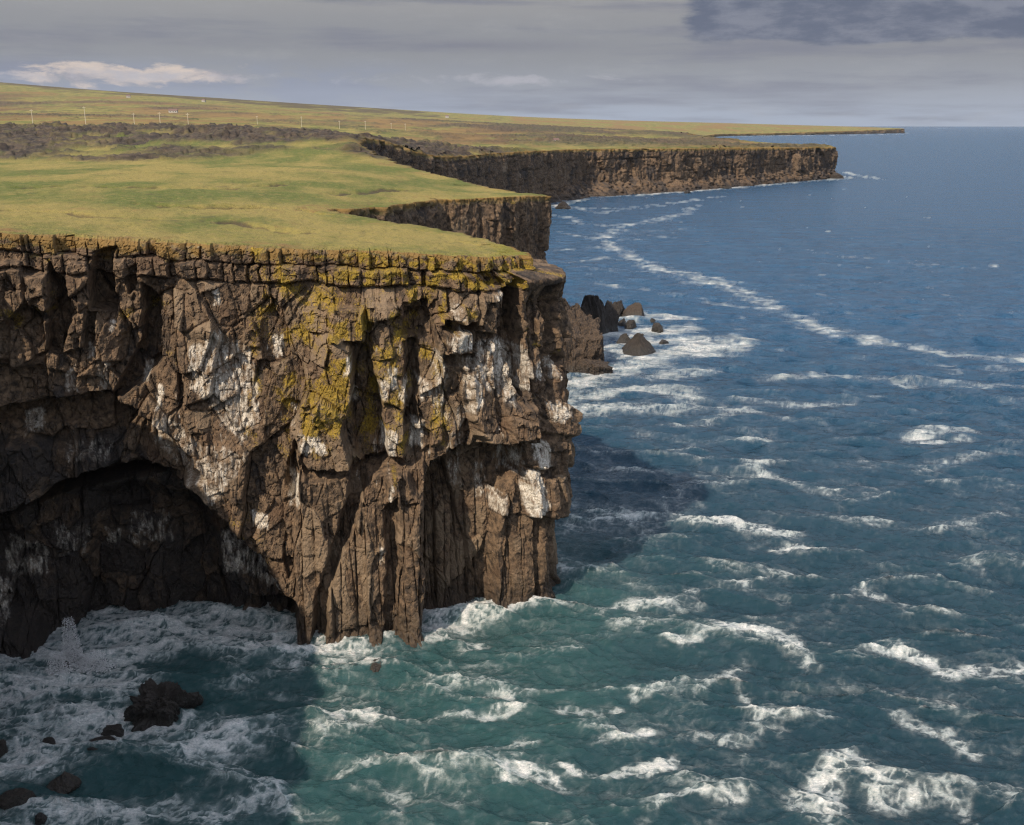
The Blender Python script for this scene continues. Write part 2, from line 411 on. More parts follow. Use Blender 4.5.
def near_features(px, py, s, z):
    """offset of the near cliff, measured on the photo (pixels) and given in metres outward"""
    wx = px + 5 * fbm(s / 2.6, z / 4.0, 201, 3) + 2.0 * fbm(s / .7, z / 1.0, 203, 2)
    wy = py + 6 * fbm(s / 3.0, z / 3.0, 202, 3)
    off = np.zeros_like(px)
    def add(pts, amp, soft=6, gx=0, gy=0, c=(0, 0)):
        nonlocal off
        x0 = min(p[0] for p in pts) - soft - 8; x1 = max(p[0] for p in pts) + soft + 8
        y0 = min(p[1] for p in pts) - soft - 8; y1 = max(p[1] for p in pts) + soft + 8
        k = (wx > x0) & (wx < x1) & (wy > y0) & (wy < y1)
        if not k.any(): return
        sd = poly_sd(wx[k], wy[k], pts)
        off[k] += sst(-soft * .5, soft * .5, sd) * (amp + gx * (wx[k] - c[0]) + gy * (wy[k] - c[1]))
    # cave and overhang on the left
    add([(-80, 560), (-20, 545), (0, 528), (40, 506), (80, 484), (130, 474), (180, 488), (212, 512), (238, 545), (262, 575), (290, 612), (300, 720), (58, 760), (40, 660), (20, 640), (-80, 640)], -6.5, 16)
    add([(90, 520), (140, 505), (190, 525), (215, 570), (215, 760), (80, 760), (75, 600)], -2.5, 24)
    add([(-80, 415), (0, 412), (60, 400), (105, 398), (150, 425), (205, 478), (130, 492), (40, 520), (-80, 560)], -3.2, 8)
    add([(-80, 455), (40, 448), (90, 462), (120, 480), (60, 496), (0, 520), (-80, 545)], 1.5, 8)
    add([(-80, 368), (40, 368), (100, 378), (130, 420), (60, 430), (-80, 440)], -.8, 6)
    add([(215, 545), (262, 570), (288, 605), (280, 625), (240, 615), (205, 590)], 2.2, 14)
    # upper left: ribs and chimneys
    add([(-40, 262), (22, 262), (28, 300), (12, 318), (-40, 328)], 1.9, 4)
    add([(25, 276), (50, 270), (58, 296), (46, 308), (30, 303)], 1.8, 5)
    add([(50, 258), (66, 285), (72, 318), (62, 352), (47, 352), (50, 300)], -2.2, 4)
    add([(68, 262), (92, 262), (92, 305), (78, 312), (66, 285)], 1.0, 4)
    add([(92, 275), (98, 250), (114, 246), (114, 312), (92, 312)], -2.4, 4)
    add([(127, 268), (138, 264), (136, 290), (128, 296)], -1.3, 3)
    add([(113, 276), (150, 270), (147, 290), (143, 325), (118, 335)], .9, 5)
    add([(143, 283), (153, 295), (161, 325), (159, 362), (140, 388), (110, 402), (125, 370), (141, 340)], -2.6, 4)
    add([(68, 315), (86, 312), (84, 345), (66, 350)], 1.2, 4)
    add([(85, 312), (95, 316), (94, 345), (86, 350)], -1.2, 3)
    add([(95, 318), (122, 335), (120, 362), (97, 362)], .8, 4)
    add([(10, 325), (46, 318), (48, 350), (10, 372)], .7, 4)
    # white hollow
    add([(188, 335), (255, 338), (262, 400), (255, 445), (215, 440), (192, 400)], -.9, 22)
    add([(245, 318), (262, 318), (260, 345), (246, 350)], .7, 4)
    # yellow prow
    add([(316, 340), (335, 330), (354, 345), (351, 398), (343, 425), (352, 462), (310, 464), (297, 432), (300, 395)], 1.4, 4, .045, .004, (325, 400))
    add([(330, 306), (362, 304), (363, 336), (332, 338)], 1.3, 4, .02, 0, (345, 320))
    add([(352, 340), (366, 342), (381, 400), (388, 462), (372, 474), (358, 452), (351, 400)], -2.0, 4)
    add([(284, 482), (297, 436), (302, 476), (292, 500)], -1.8, 4)
    add([(306, 464), (400, 458), (405, 468), (310, 478)], -1.0, 3)
    # pillar to the right of the prow
    add([(366, 300), (402, 300), (408, 345), (404, 455), (388, 455), (380, 390)], 1.1, 4, .015, 0, (385, 380))
    add([(400, 302), (428, 302), (430, 322), (424, 336), (402, 332)], -1.3, 3)
    add([(403, 338), (416, 340), (418, 420), (404, 424)], -1.5, 4)
    add([(418, 336), (440, 340), (442, 440), (420, 452)], .5, 5)
    add([(434, 282), (446, 284), (446, 322), (436, 324)], .7, 3)
    add([(440, 318), (470, 318), (470, 328), (440, 328)], -1.6, 3)
    add([(448, 276), (470, 274), (470, 317), (450, 318)], .9, 4)
    add([(472, 284), (498, 284), (501, 322), (490, 330), (472, 328)], 1.5, 4)
    add([(441, 330), (466, 326), (468, 350), (442, 352)], 1.1, 5)
    add([(440, 352), (470, 350), (468, 362), (442, 362)], -1.0, 4)
    # whitened bulge over the recess, widening downward
    add([(465, 328), (500, 330), (526, 345), (528, 440), (505, 445), (470, 430), (462, 380)], .2, 6, 0, .022, (500, 330))
    add([(498, 400), (524, 402), (524, 432), (502, 438)], 1.1, 6)
    add([(500, 285), (517, 278), (520, 395), (508, 380), (500, 330)], -2.4, 4)
    # right pillar with lower shoulder
    add([(515, 268), (640, 262), (640, 516), (528, 516), (520, 440), (522, 350)], .7, 5)
    add([(543, 285), (553, 283), (555, 360), (548, 400), (541, 360)], -2.2, 3)
    add([(526, 412), (640, 412), (640, 433), (526, 433)], .5, 6, 0, .02, (540, 420))
    add([(529, 440), (640, 440), (640, 514), (529, 514)], .35, 5, 0, .005, (540, 480))
    add([(500, 517), (640, 515), (640, 720), (500, 720)], -.5, 4)
    # recess
    add([(424, 478), (432, 462), (455, 448), (480, 440), (512, 446), (520, 470), (505, 500), (499, 520), (497, 720), (423, 720)], -4.0, 5, .03, 0, (460, 500))
    # buttress
    add([(296, 474), (330, 470), (404, 468), (420, 500), (423, 720), (296, 720)], 1.7, 6, .006, .003, (360, 560))
    add([(352, 470), (370, 462), (362, 502), (346, 542), (331, 582), (318, 720), (302, 720), (322, 572), (340, 520)], -2.0, 4)
    add([(384, 500), (398, 490), (396, 560), (390, 720), (378, 720), (386, 560)], -1.3, 4)
    add([(400, 500), (421, 500), (423, 720), (402, 720)], .5, 4)
    add([(385, 468), (423, 462), (420, 496), (384, 505)], .9, 4)
    return off

# guano and lichen patches of the near cliff (pixels on the photo)
GUANO = [([(190, 345), (212, 335), (250, 345), (258, 390), (262, 420), (245, 442), (225, 430), (205, 400), (190, 385)], .62), ([(214, 288), (220, 288), (220, 304), (215, 304)], .9), ([(213, 328), (222, 328), (223, 345), (212, 345)], .8),
         ([(192, 345), (198, 345), (200, 372), (192, 372)], .9), ([(272, 338), (282, 338), (282, 358), (272, 358)], .85), ([(140, 368), (148, 366), (146, 385), (140, 385)], .9), ([(108, 318), (114, 322), (113, 332), (109, 332)], 1), ([(88, 345), (96, 345), (94, 358), (89, 358)], .9),
         ([(60, 375), (75, 365), (80, 395), (66, 395)], .6), ([(96, 355), (112, 360), (110, 395), (96, 390)], .5), ([(155, 385), (163, 385), (162, 410), (155, 410)], .9), ([(140, 425), (165, 410), (195, 440), (250, 450), (240, 475), (215, 490), (190, 485), (150, 455)], .5), ([(205, 458), (225, 452), (228, 500), (212, 505), (200, 480)], .55),
         ([(299, 428), (325, 430), (330, 446), (305, 448)], .95), ([(292, 404), (297, 404), (297, 422), (292, 422)], .95), ([(288, 475), (302, 475), (300, 508), (290, 508)], .95), ([(252, 512), (268, 514), (268, 530), (254, 528)], 1), ([(346, 350), (352, 350), (352, 368), (346, 368)], .9),
         ([(378, 375), (388, 375), (388, 395), (378, 398)], .8), ([(386, 365), (396, 362), (398, 385), (388, 390)], .75), ([(350, 388), (358, 388), (360, 405), (352, 405)], .7), ([(380, 425), (395, 425), (396, 455), (380, 452)], .8), ([(398, 375), (408, 376), (408, 400), (398, 398)], .7), ([(410, 418), (424, 420), (422, 448), (411, 448)], .85), ([(418, 375), (428, 378), (430, 400), (420, 402)], .7), ([(372, 430), (380, 440), (378, 460), (374, 460)], .5),
         ([(443, 332), (464, 328), (466, 346), (444, 348)], .95), ([(470, 338), (500, 335), (524, 350), (526, 385), (505, 402), (480, 385), (470, 365)], .62), ([(485, 340), (502, 340), (505, 365), (488, 365)], .9), ([(456, 355), (475, 355), (478, 400), (462, 415)], .6), ([(428, 345), (445, 352), (446, 420), (430, 410)], .5),
         ([(445, 408), (462, 400), (464, 460), (445, 470)], .4), ([(532, 362), (540, 362), (541, 380), (533, 380)], .75), ([(551, 358), (558, 358), (559, 378), (552, 378)], .75), ([(545, 400), (556, 400), (562, 420), (546, 420)], .75), ([(530, 440), (543, 440), (543, 466), (532, 466)], .95), ([(524, 470), (536, 466), (541, 500), (538, 514), (524, 512)], .98), ([(558, 445), (568, 445), (570, 510), (560, 510)], .85), ([(508, 448), (522, 448), (524, 475), (510, 478)], .6), ([(497, 495), (507, 495), (508, 515), (498, 515)], .7),
         ([(455, 460), (470, 460), (475, 495), (458, 495)], .45), ([(484, 470), (496, 470), (497, 505), (486, 508)], .5), ([(388, 465), (393, 480), (392, 495), (388, 492)], .7), ([(378, 538), (384, 538), (384, 555), (378, 555)], .85), ([(486, 292), (494, 288), (497, 298), (488, 298)], .95), ([(504, 278), (510, 278), (510, 292), (504, 294)], .8), ([(448, 298), (454, 300), (456, 316), (450, 316)], .7), ([(196, 247), (201, 247), (201, 252), (196, 252)], 1),
         ([(214, 545), (232, 552), (275, 580), (280, 600), (262, 608), (240, 590), (216, 590)], .62), ([(0, 560), (40, 565), (42, 600), (10, 610), (0, 600)], .55), ([(45, 545), (85, 555), (78, 585), (48, 580)], .4), ([(120, 540), (158, 540), (165, 575), (120, 580)], .42), ([(95, 560), (112, 560), (110, 580), (96, 580)], .55), ([(18, 420), (40, 415), (42, 440), (20, 445)], .55), ([(-10, 600), (8, 605), (6, 640), (-10, 640)], .6), ([(60, 445), (110, 452), (105, 470), (62, 465)], .38)]
LICHEN = [([(312, 385), (335, 350), (352, 348), (350, 400), (340, 428), (305, 430), (300, 412)], .72), ([(326, 318), (350, 314), (352, 336), (328, 338)], .8), ([(282, 282), (312, 284), (312, 305), (284, 302)], .6), ([(362, 345), (378, 340), (404, 345), (404, 375), (375, 392)], .55), ([(405, 285), (420, 285), (420, 304), (406, 304)], .68), ([(436, 288), (446, 288), (448, 322), (436, 320)], .65), ([(455, 300), (470, 300), (472, 318), (456, 318)], .6),
          ([(265, 350), (300, 345), (290, 420), (262, 430)], .36), ([(240, 430), (262, 440), (258, 460), (238, 455)], .34), ([(225, 510), (258, 500), (272, 545), (268, 580), (245, 560)], .38), ([(390, 467), (400, 462), (398, 480), (390, 482)], .5), ([(300, 308), (325, 312), (325, 340), (305, 335)], .5), ([(555, 290), (562, 290), (562, 350), (556, 350)], .42), ([(520, 300), (535, 292), (538, 312), (522, 314)], .4), ([(27, 280), (55, 275), (56, 302), (34, 302)], .38), ([(540, 268), (560, 268), (560, 280), (540, 280)], .4), ([(310, 540), (420, 540), (422, 640), (310, 620)], .22), ([(500, 530), (560, 530), (560, 600), (500, 600)], .25), ([(470, 380), (490, 380), (488, 400), (470, 400)], .42)]

def patches(lst, px, py, s, z, seed):
    wx = px + 3.5 * fbm(s / .9, z / 2.0, seed, 3); wy = py + 5 * fbm(s / 1.2, z / 2.0, seed + 5, 3)
    m = np.zeros_like(px)
    for pts, a in lst:
        x0 = min(p[0] for p in pts) - 10; x1 = max(p[0] for p in pts) + 10; y0 = min(p[1] for p in pts) - 14; y1 = max(p[1] for p in pts) + 14
        k = (wx > x0) & (wx < x1) & (wy > y0) & (wy < y1)
        if k.any():
            sd = poly_sd(wx[k], wy[k], pts)
            m[k] = np.maximum(m[k], a * sst(-4, 3.5, sd))
    return m

def build_cliff(key, step, zstep, cap, big, seed, label, talus=None, talus_h=9.0, colw=None, near=False, soft=1.0):
    if near:      # the foot of this cliff steps out past its lip at the corner: two paths, walked by the length of the lower one
        lo = chaikin(NEAR_LOW, 4); up = chaikin(COAST[key], 4)
        dl = np.r_[0, np.cumsum(np.hypot(*np.diff(lo, axis=0).T))]
        s1 = np.linspace(0, dl[-1], int(dl[-1] / step) + 1)
        P = np.stack([np.interp(s1, dl, lo[:, 0]), np.interp(s1, dl, lo[:, 1])], -1)
        PU = np.stack([np.interp(s1, dl, up[:, 0]), np.interp(s1, dl, up[:, 1])], -1)
    else:
        P, s1 = resample(chaikin(COAST[key], 2), step); PU = P
    # continue a little past both ends so that neighbouring faces interlock
    sz_ = big; tan = np.gradient(P, axis=0); tan /= np.linalg.norm(tan, axis=1)[:, None]
    k = max(3, int(2.0 / step))
    for _ in range(3):
        tp = np.pad(tan, ((k, k), (0, 0)), 'edge')
        tan = np.stack([np.convolve(tp[:, i], np.ones(2 * k + 1) / (2 * k + 1), 'valid') for i in (0, 1)], -1)
    tan /= np.linalg.norm(tan, axis=1)[:, None]
    nrm = np.stack([tan[:, 1], -tan[:, 0]], -1)
    zt = height(PU[:, 0], PU[:, 1]); zmax = zt.max()
    zb = 4.0 if sz_ < 2 else 1.5; nz = max(6, int((zmax + zb) / zstep)); v = np.linspace(0, 1, nz)
    S, V = np.meshgrid(s1, v, indexing='ij')
    Z = -zb + V * (zt[:, None] + zb)
    LB = sst(2.3, 1.3, zt[:, None] - Z + .5 * perlin(S / 1.5, Z * 0, 3)) if near else np.zeros_like(Z)
    X0 = P[:, :1] * (1 - LB) + PU[:, :1] * LB; Y0 = P[:, 1:] * (1 - LB) + PU[:, 1:] * LB
    NX = np.repeat(nrm[:, :1], nz, 1); NY = np.repeat(nrm[:, 1:], nz, 1)
    D = zt[:, None] - Z                     # depth under the lip
    g0 = S + seed * 37.0
    sw = g0 + .7 * fbm(g0 / 6, Z / 6, seed + 1, 2); zw = Z + .9 * fbm(g0 / 5, Z / 5, seed + 2, 2)
    sz = big
    b1, i1 = blocks(sw, zw, 5.6 * sz, 12 * sz, seed + 3, .05)
    b2, i2 = blocks(sw, zw, 1.9 * sz, 3.6 * sz, seed + 4, .10)
    b3, i3 = blocks(sw + .3 * b2, zw, .75 * sz, 1.5 * sz, seed + 5, .14)
    off = (1.0 * fbm(g0 / (16 * sz), Z / (22 * sz), seed + 6, 3) + (3.2 * fbm(g0 / 48, Z / 90, seed + 7, 3) if key in ('point', 'bay') else 0)) * sz
    tone = .52 + .42 * (i1 - .5) + .46 * (i2 - .5) + .30 * (i3 - .5) + .25 * fbm(g0 / (7 * sz), Z / (5 * sz), seed + 80, 3)
    guano = np.zeros_like(Z); lich = np.zeros_like(Z); wet = sst(5.0, .6, Z + 1.6 * fbm(g0 / 2.2, Z / 4, seed + 8, 3)) * .85
    b4, i4 = blocks(sw, zw, .36 * sz, .62 * sz, seed + 55, .12)
    # vertical columns
    cw = colw or 1.25
    f1, f2, ci, ci2, cx, cy = cells((g0 + .25 * fbm(g0 / 3, Z / 14, seed + 50, 2)) / cw, Z / 19 + 3 + .9 * perlin(g0 / 1.7, 0 * Z, seed + 51), seed + 9, .75)
    col = np.sqrt(np.clip(1 - np.minimum(f1 / .62, 1) ** 2 * .9, 0, 1)) * .30 * cw - .30 * cw * (1 - sst(0, .10, f2 - f1)) + (ci - .5) * .85 * cw + cx * (ci2 - .5) * .9 * cw
    if near:
        px, py = proj(P[:, :1] + 0 * Z, P[:, 1:] + 0 * Z, Z)
        lip = 250 + 0 * px
        colmask = np.maximum(sst(16.5, 11, Z + 1.5 * fbm(g0 / 4, Z / 9, 91, 2)) * sst(292, 306, px), .0)
        blk = (1.75 * b1 + .85 * b2 + .28 * b3 + .14 * b4)
        rough = .09 * fbm(g0 / .4, Z / .4, seed + 11, 3) + .10 * ridged(g0 / 2.2, Z / 3.0, seed + 13, 3)
        off = .5 * off + near_features(px, py, g0, Z) + blk * (1 - .60 * colmask) * sst(2.2, 5, D) + rough + colmask * col * (.35 + .65 * sst(-.5, 3.0, Z))
        # two thin beds of squared columns under the turf, uneven and partly broken away
        pil = sst(520, 530, px)
        bed1 = 1.5 + .75 * fbm(g0 / 4, 0 * g0, 95, 4); bed2 = 3.1 + .85 * fbm(g0 / 5, 0 * g0 + 4, 96, 4)
        bw = np.where(D < bed1, 0., 1.)
        gw = g0 + 1.9 * fbm(g0 / 3.6, 0 * Z + bw * 5, 99, 3) + .16 * fbm(g0 / .6, Z / .9, 98, 2)
        fa, fb, ca, cb, vx, vy = cells((gw + bw * 31.7) / 1.25, 0 * Z + .5 + 7 * bw, 97, .95)
        fc, fd, cc, cd, vx2, vy2 = cells(g0 / .6 + .3 * fbm(g0 / .5, Z / .5, 94, 2), Z / .55, 93, .9)
        bedo = .45 + (ca - .5) * 1.3 + vx * (cb - .5) * 1.3 - (.15 + .7 * cb) * (1 - sst(0, .13, fb - fa)) * sst(.1, .7, D) + .24 * (cc - .5) + .2 * vx2 * (cd - .5) - .14 * (1 - sst(0, .14, fd - fc))
        bedo = bedo - .20 * (ca < .17) - .2 * (cb > .86) * sst(bed1 * .45, bed1 * .2, D)
        jn = np.clip(.55 + .9 * fbm(g0 / 2.4, 0 * Z + 2, 92, 2), .1, 1)
        joint = np.maximum(sst(.20, .03, np.abs(D - bed1)), sst(.24, .04, np.abs(D - bed2))) * jn * (1 - pil)
        inbed = sst(bed2 + .12, bed2 - .05, D) * (1 - pil * sst(1.2, 1.6, D))
        off = off * (1 - .25 * inbed) + inbed * (bedo + .35 * bw + .9 * fbm(g0 / 3.4, 0 * Z + 11, 88, 3)) - joint * .75
        crn = .25 + .8 * np.abs(fbm(g0 / 1.3, 0 * Z + 7, 89, 3))
        off = np.where(D < crn, off - (crn - D) * .8, off)
        tone = np.where(inbed > .5, .5 + .5 * (ca - .5), tone)
        fs = sst(.985, .90, NX)               # the flank that turns away carries none of the measured patches
        stk = fbm(g0 / .30, Z / 1.5, 303, 3); stk2 = fbm(g0 / .9, Z / 1.1, 304, 4)
        guano = patches(GUANO, px, py, g0, Z, 301) * fs
        guano = guano * np.clip(.85 + .75 * stk + .75 * stk2, 0, 1.2)
        lich = patches(LICHEN, px, py, g0, Z, 311) * fs * np.clip(.8 + .7 * fbm(g0 / 1.1, Z / 1.1, 305, 3), 0, 1.2)
        # streaks below small ledges inside the bird zone
        st = fbm(g0 / .35, Z / 2.2, 321, 3) + .5 * fbm(g0 / 1.2, Z / 2.5, 322, 2)
        zone = sst(325, 350, py) * sst(520, 470, py) * sst(120, 200, px)
        guano = np.maximum(guano, sst(.30, .75, st) * zone * .62)
        cavd = poly_sd(px, py, [(-60, 440), (60, 420), (140, 440), (215, 500), (270, 575), (300, 640), (200, 700), (-60, 700)])
        lich = np.maximum(lich, inbed * sst(160, 430, px) * (.46 + 1.25 * fbm(g0 / 1.2, Z / 1.0, 331, 4)))
        lich = np.maximum(lich, inbed * .42 * sst(20, 220, px) * sst(-.1, .6, fbm(g0 / 1.6, Z / 1.0, 332, 3)))
        lich = np.maximum(lich, sst(.05, .5, fbm(g0 / 3.2, Z / 3.2, 333, 4)) * sst(24, 8, D) * .50)
        off = off + .9 * sst(1.3, -.8, Z + .9 * fbm(g0 / 1.3, 0 * Z, 341, 3)) * sst(60, 20, cavd)
        lich = np.maximum(lich, (.36 + .85 * fbm(g0 / 2.4, Z / 3.0, 335, 4)) * sst(225, 260, px) * sst(480, 430, px) * sst(500, 430, py))
        tone = np.where(py > 0, tone + .18 * sst(200, 330, px) * sst(18, 8, Z) - .12 * sst(9, 16, Z) * 0, tone)
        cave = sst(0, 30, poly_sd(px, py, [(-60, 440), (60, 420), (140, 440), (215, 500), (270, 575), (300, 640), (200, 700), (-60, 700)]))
        wet = np.maximum(wet, .50 * cave) * (1 - np.clip(guano * 1.3, 0, .9))  # this mask and tone also darken the whole cave hollow, above the waterline
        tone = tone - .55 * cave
        wet = wet * (1 - .5 * sst(.3, .6, lich))
    else:
        cm = sst(-.15, .4, fbm(g0 / (30 * sz), Z / (12 * sz), seed + 15, 3)) * .6
        lay = np.abs(np.modf((Z + 1.5 * fbm(g0 / 40, 0 * Z, seed + 70, 2)) / (5.5 * sz) + 10)[0] - .5)
        off = off - (.9 if soft == 1 else 0) * sz * sst(.10, .0, lay) * sst(-.15, .4, fbm(g0 / (9 * sz), Z / (9 * sz), seed + 71, 3)) + (1.4 * b1 + .9 * b2 * soft + .4 * b3 * soft + .2 * b4) * sz * (1 - .45 * cm) + cm * col * 1.1 + .2 * sz * fbm(g0 / (.8 * sz), Z / (.8 * sz), seed + 17, 3)
        st = fbm(g0 / (.9 * sz), Z / (6 * sz), seed + 19, 3)
        guano = sst(.35, .8, st) * sst(-.1, .4, fbm(g0 / (14 * sz), Z / (8 * sz), seed + 21, 2)) * .55
        lich = sst(.1, .7, fbm(g0 / (2 * sz), Z / (2 * sz), seed + 23, 3)) * sst(4 * sz, .5 * sz, D) * .6
        tone = tone - (.16 if key in ('point', 'bay') else 0) + .30 * fbm(g0 / (10 * sz), Z / (10 * sz), seed + 25, 3)
        if talus is not None:
            tw = talus(P[:, 0], P[:, 1])[:, None] * (1 + .7 * fbm(g0 / 28, 0 * Z, seed + 27, 3))
            th = talus_h * (1 + .6 * fbm(g0 / 22, 0 * Z + 9, seed + 28, 3))
            prof = np.clip(1 - Z / np.maximum(th, 1), 0, 1.4)
            ta = np.maximum(tw, 0) * prof
            off = off * (1 - .5 * (ta > 0)) + ta + (ta > .2) * sz * (1.6 * fbm(g0 / 5, Z / 4, seed + 29, 3) + .9 * blocks(g0, Z, 2.6, 1.8, seed + 60, .12)[0] + .5 * blocks(g0, Z, 1.1, .8, seed + 61, .12)[0])
            tone = np.where(ta > .5, tone - .12, tone); wet = np.maximum(wet, .75 * sst(4.5, 1.5, Z + 1.5 * fbm(g0 / 6, Z / 3, seed + 62, 3)))
    # the joints near both ends keep the bare line so the neighbours meet
    ef = np.minimum(sst(0, 3 * sz, S - s1[0]), sst(0, 3 * sz, s1[-1] - S)) if not near else sst(0, 2, s1[-1] - S)
    off = off * ef
    X = X0 + NX * off; Y = Y0 + NY * off
    # turf cap running inland from the lip
    nc = 9; t = np.linspace(0, 1, nc + 1)[1:]
    XL, YL = X[:, -1:], Y[:, -1:]
    XC = XL - nrm[:, :1] * cap * t[None] * 1.0; YC = YL - nrm[:, 1:] * cap * t[None]
    rr = np.hypot(XC, YC)
    ZC = height(XC, YC); ZC = ZC + ground_detail(XC, YC, lava_mask(XC, YC), rr) + .06
    tuft = .30 * np.abs(fbm(XC / .5, YC / .5, 77, 2)) + .12 * perlin(XC / .25, YC / .25, 78) if near else 0
    ZC = ZC * 1.0 + tuft * (1 - t[None]) - .45 * np.maximum(t[None] - .75, 0) / .25
    ZC[:, 0] = Z[:, -1] * .4 + ZC[:, 0] * .6
    C = np.concatenate
    Xa, Ya, Za = C([X, XC], 1), C([Y, YC], 1), C([Z, ZC], 1)
    n2 = nz + nc
    turf = C([sst(.75, .25, D + 2.1 * fbm(g0 / 1.9, Z / .9, seed + 31, 4) - .55 * sst(300, 60, px)) if near else sst(1.2 * sz, .3 * sz, D + .8 * sz * fbm(g0 / (2 * sz), Z, seed + 31, 2)), np.ones_like(XC)], 1)
    zc = np.zeros_like(XC)
    tc = .5 + .50 * fbm(XC / 11, YC / 16, 51, 5, .6) + .30 * fbm(XC / 2.2, YC / 3.5, 52, 3)
    tcap = tc + (1 - .7 * t[None]) * (.32 + .35 * fbm(XC / 2.0, YC / 2.5, 53, 3)) * (sst(1.0, -8, XC + 14) if near else .5)
    ton = C([tone, np.clip(tcap, 0, 1)], 1)
    ton = np.where((turf > .4) & (np.arange(n2)[None] < nz), .97, ton)
    m1 = np.stack([C([guano, zc], 1), C([lich, zc], 1), turf], -1).reshape(-1, 3)
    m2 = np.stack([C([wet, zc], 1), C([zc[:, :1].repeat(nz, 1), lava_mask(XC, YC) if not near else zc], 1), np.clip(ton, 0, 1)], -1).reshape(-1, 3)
    co = np.stack([Xa, Ya, Za], -1).reshape(-1, 3)
    o = np_mesh('cliff_terrain', co, grid_quads(len(P), n2), M_TER, not near, {'m1': m1, 'm2': m2})
    tag(o, label, kind='structure')
    return o

build_cliff('home', 1.2, 1.2, 4, 1.0, 11, None)
build_cliff('near', .085, .105, 2.6, 1.0, 12, 'tall dark brown basalt cliff streaked white and yellow above a sea cave', near=True)
build_cliff('inlet', .35, .35, 4, 1.0, 13, None)
build_cliff('mid', .20, .22, 4, 1.0, 14, 'reddish brown cliff headland just behind the streaked cliff', colw=3.6, soft=.45)
build_cliff('bay', .9, .6, 14, 1.6, 15, 'shaded grey cliff at the back of the bay', talus=lambda x, y: np.interp(y, [500, 640, 690], [0, 3, 7]), talus_h=7, colw=3.5)
build_cliff('point', .8, .55, 26, 1.8, 16, 'distant brown columnar cliff ending in a blunt point above surf', talus=lambda x, y: np.interp(x, [20, 60, 150, 300, 318], [8, 12, 8, 5, 6]), talus_h=9, colw=3.2)
build_cliff('far', 9, 4, 120, 6, 17, None)

# ------------------------------------------------------------------ sea
WAVES = []
_r = np.random.RandomState(5)
for i in range(64):
    lam = 15 * (0.5 / 15) ** (i / 63.0)
    th = math.radians(-97) + _r.normal(0, .45)
    WAVES.append((2 * math.pi / lam, math.cos(th), math.sin(th), .0175 * lam ** .70 * (.6 + .8 * _r.rand()), _r.rand() * 6.283, lam))

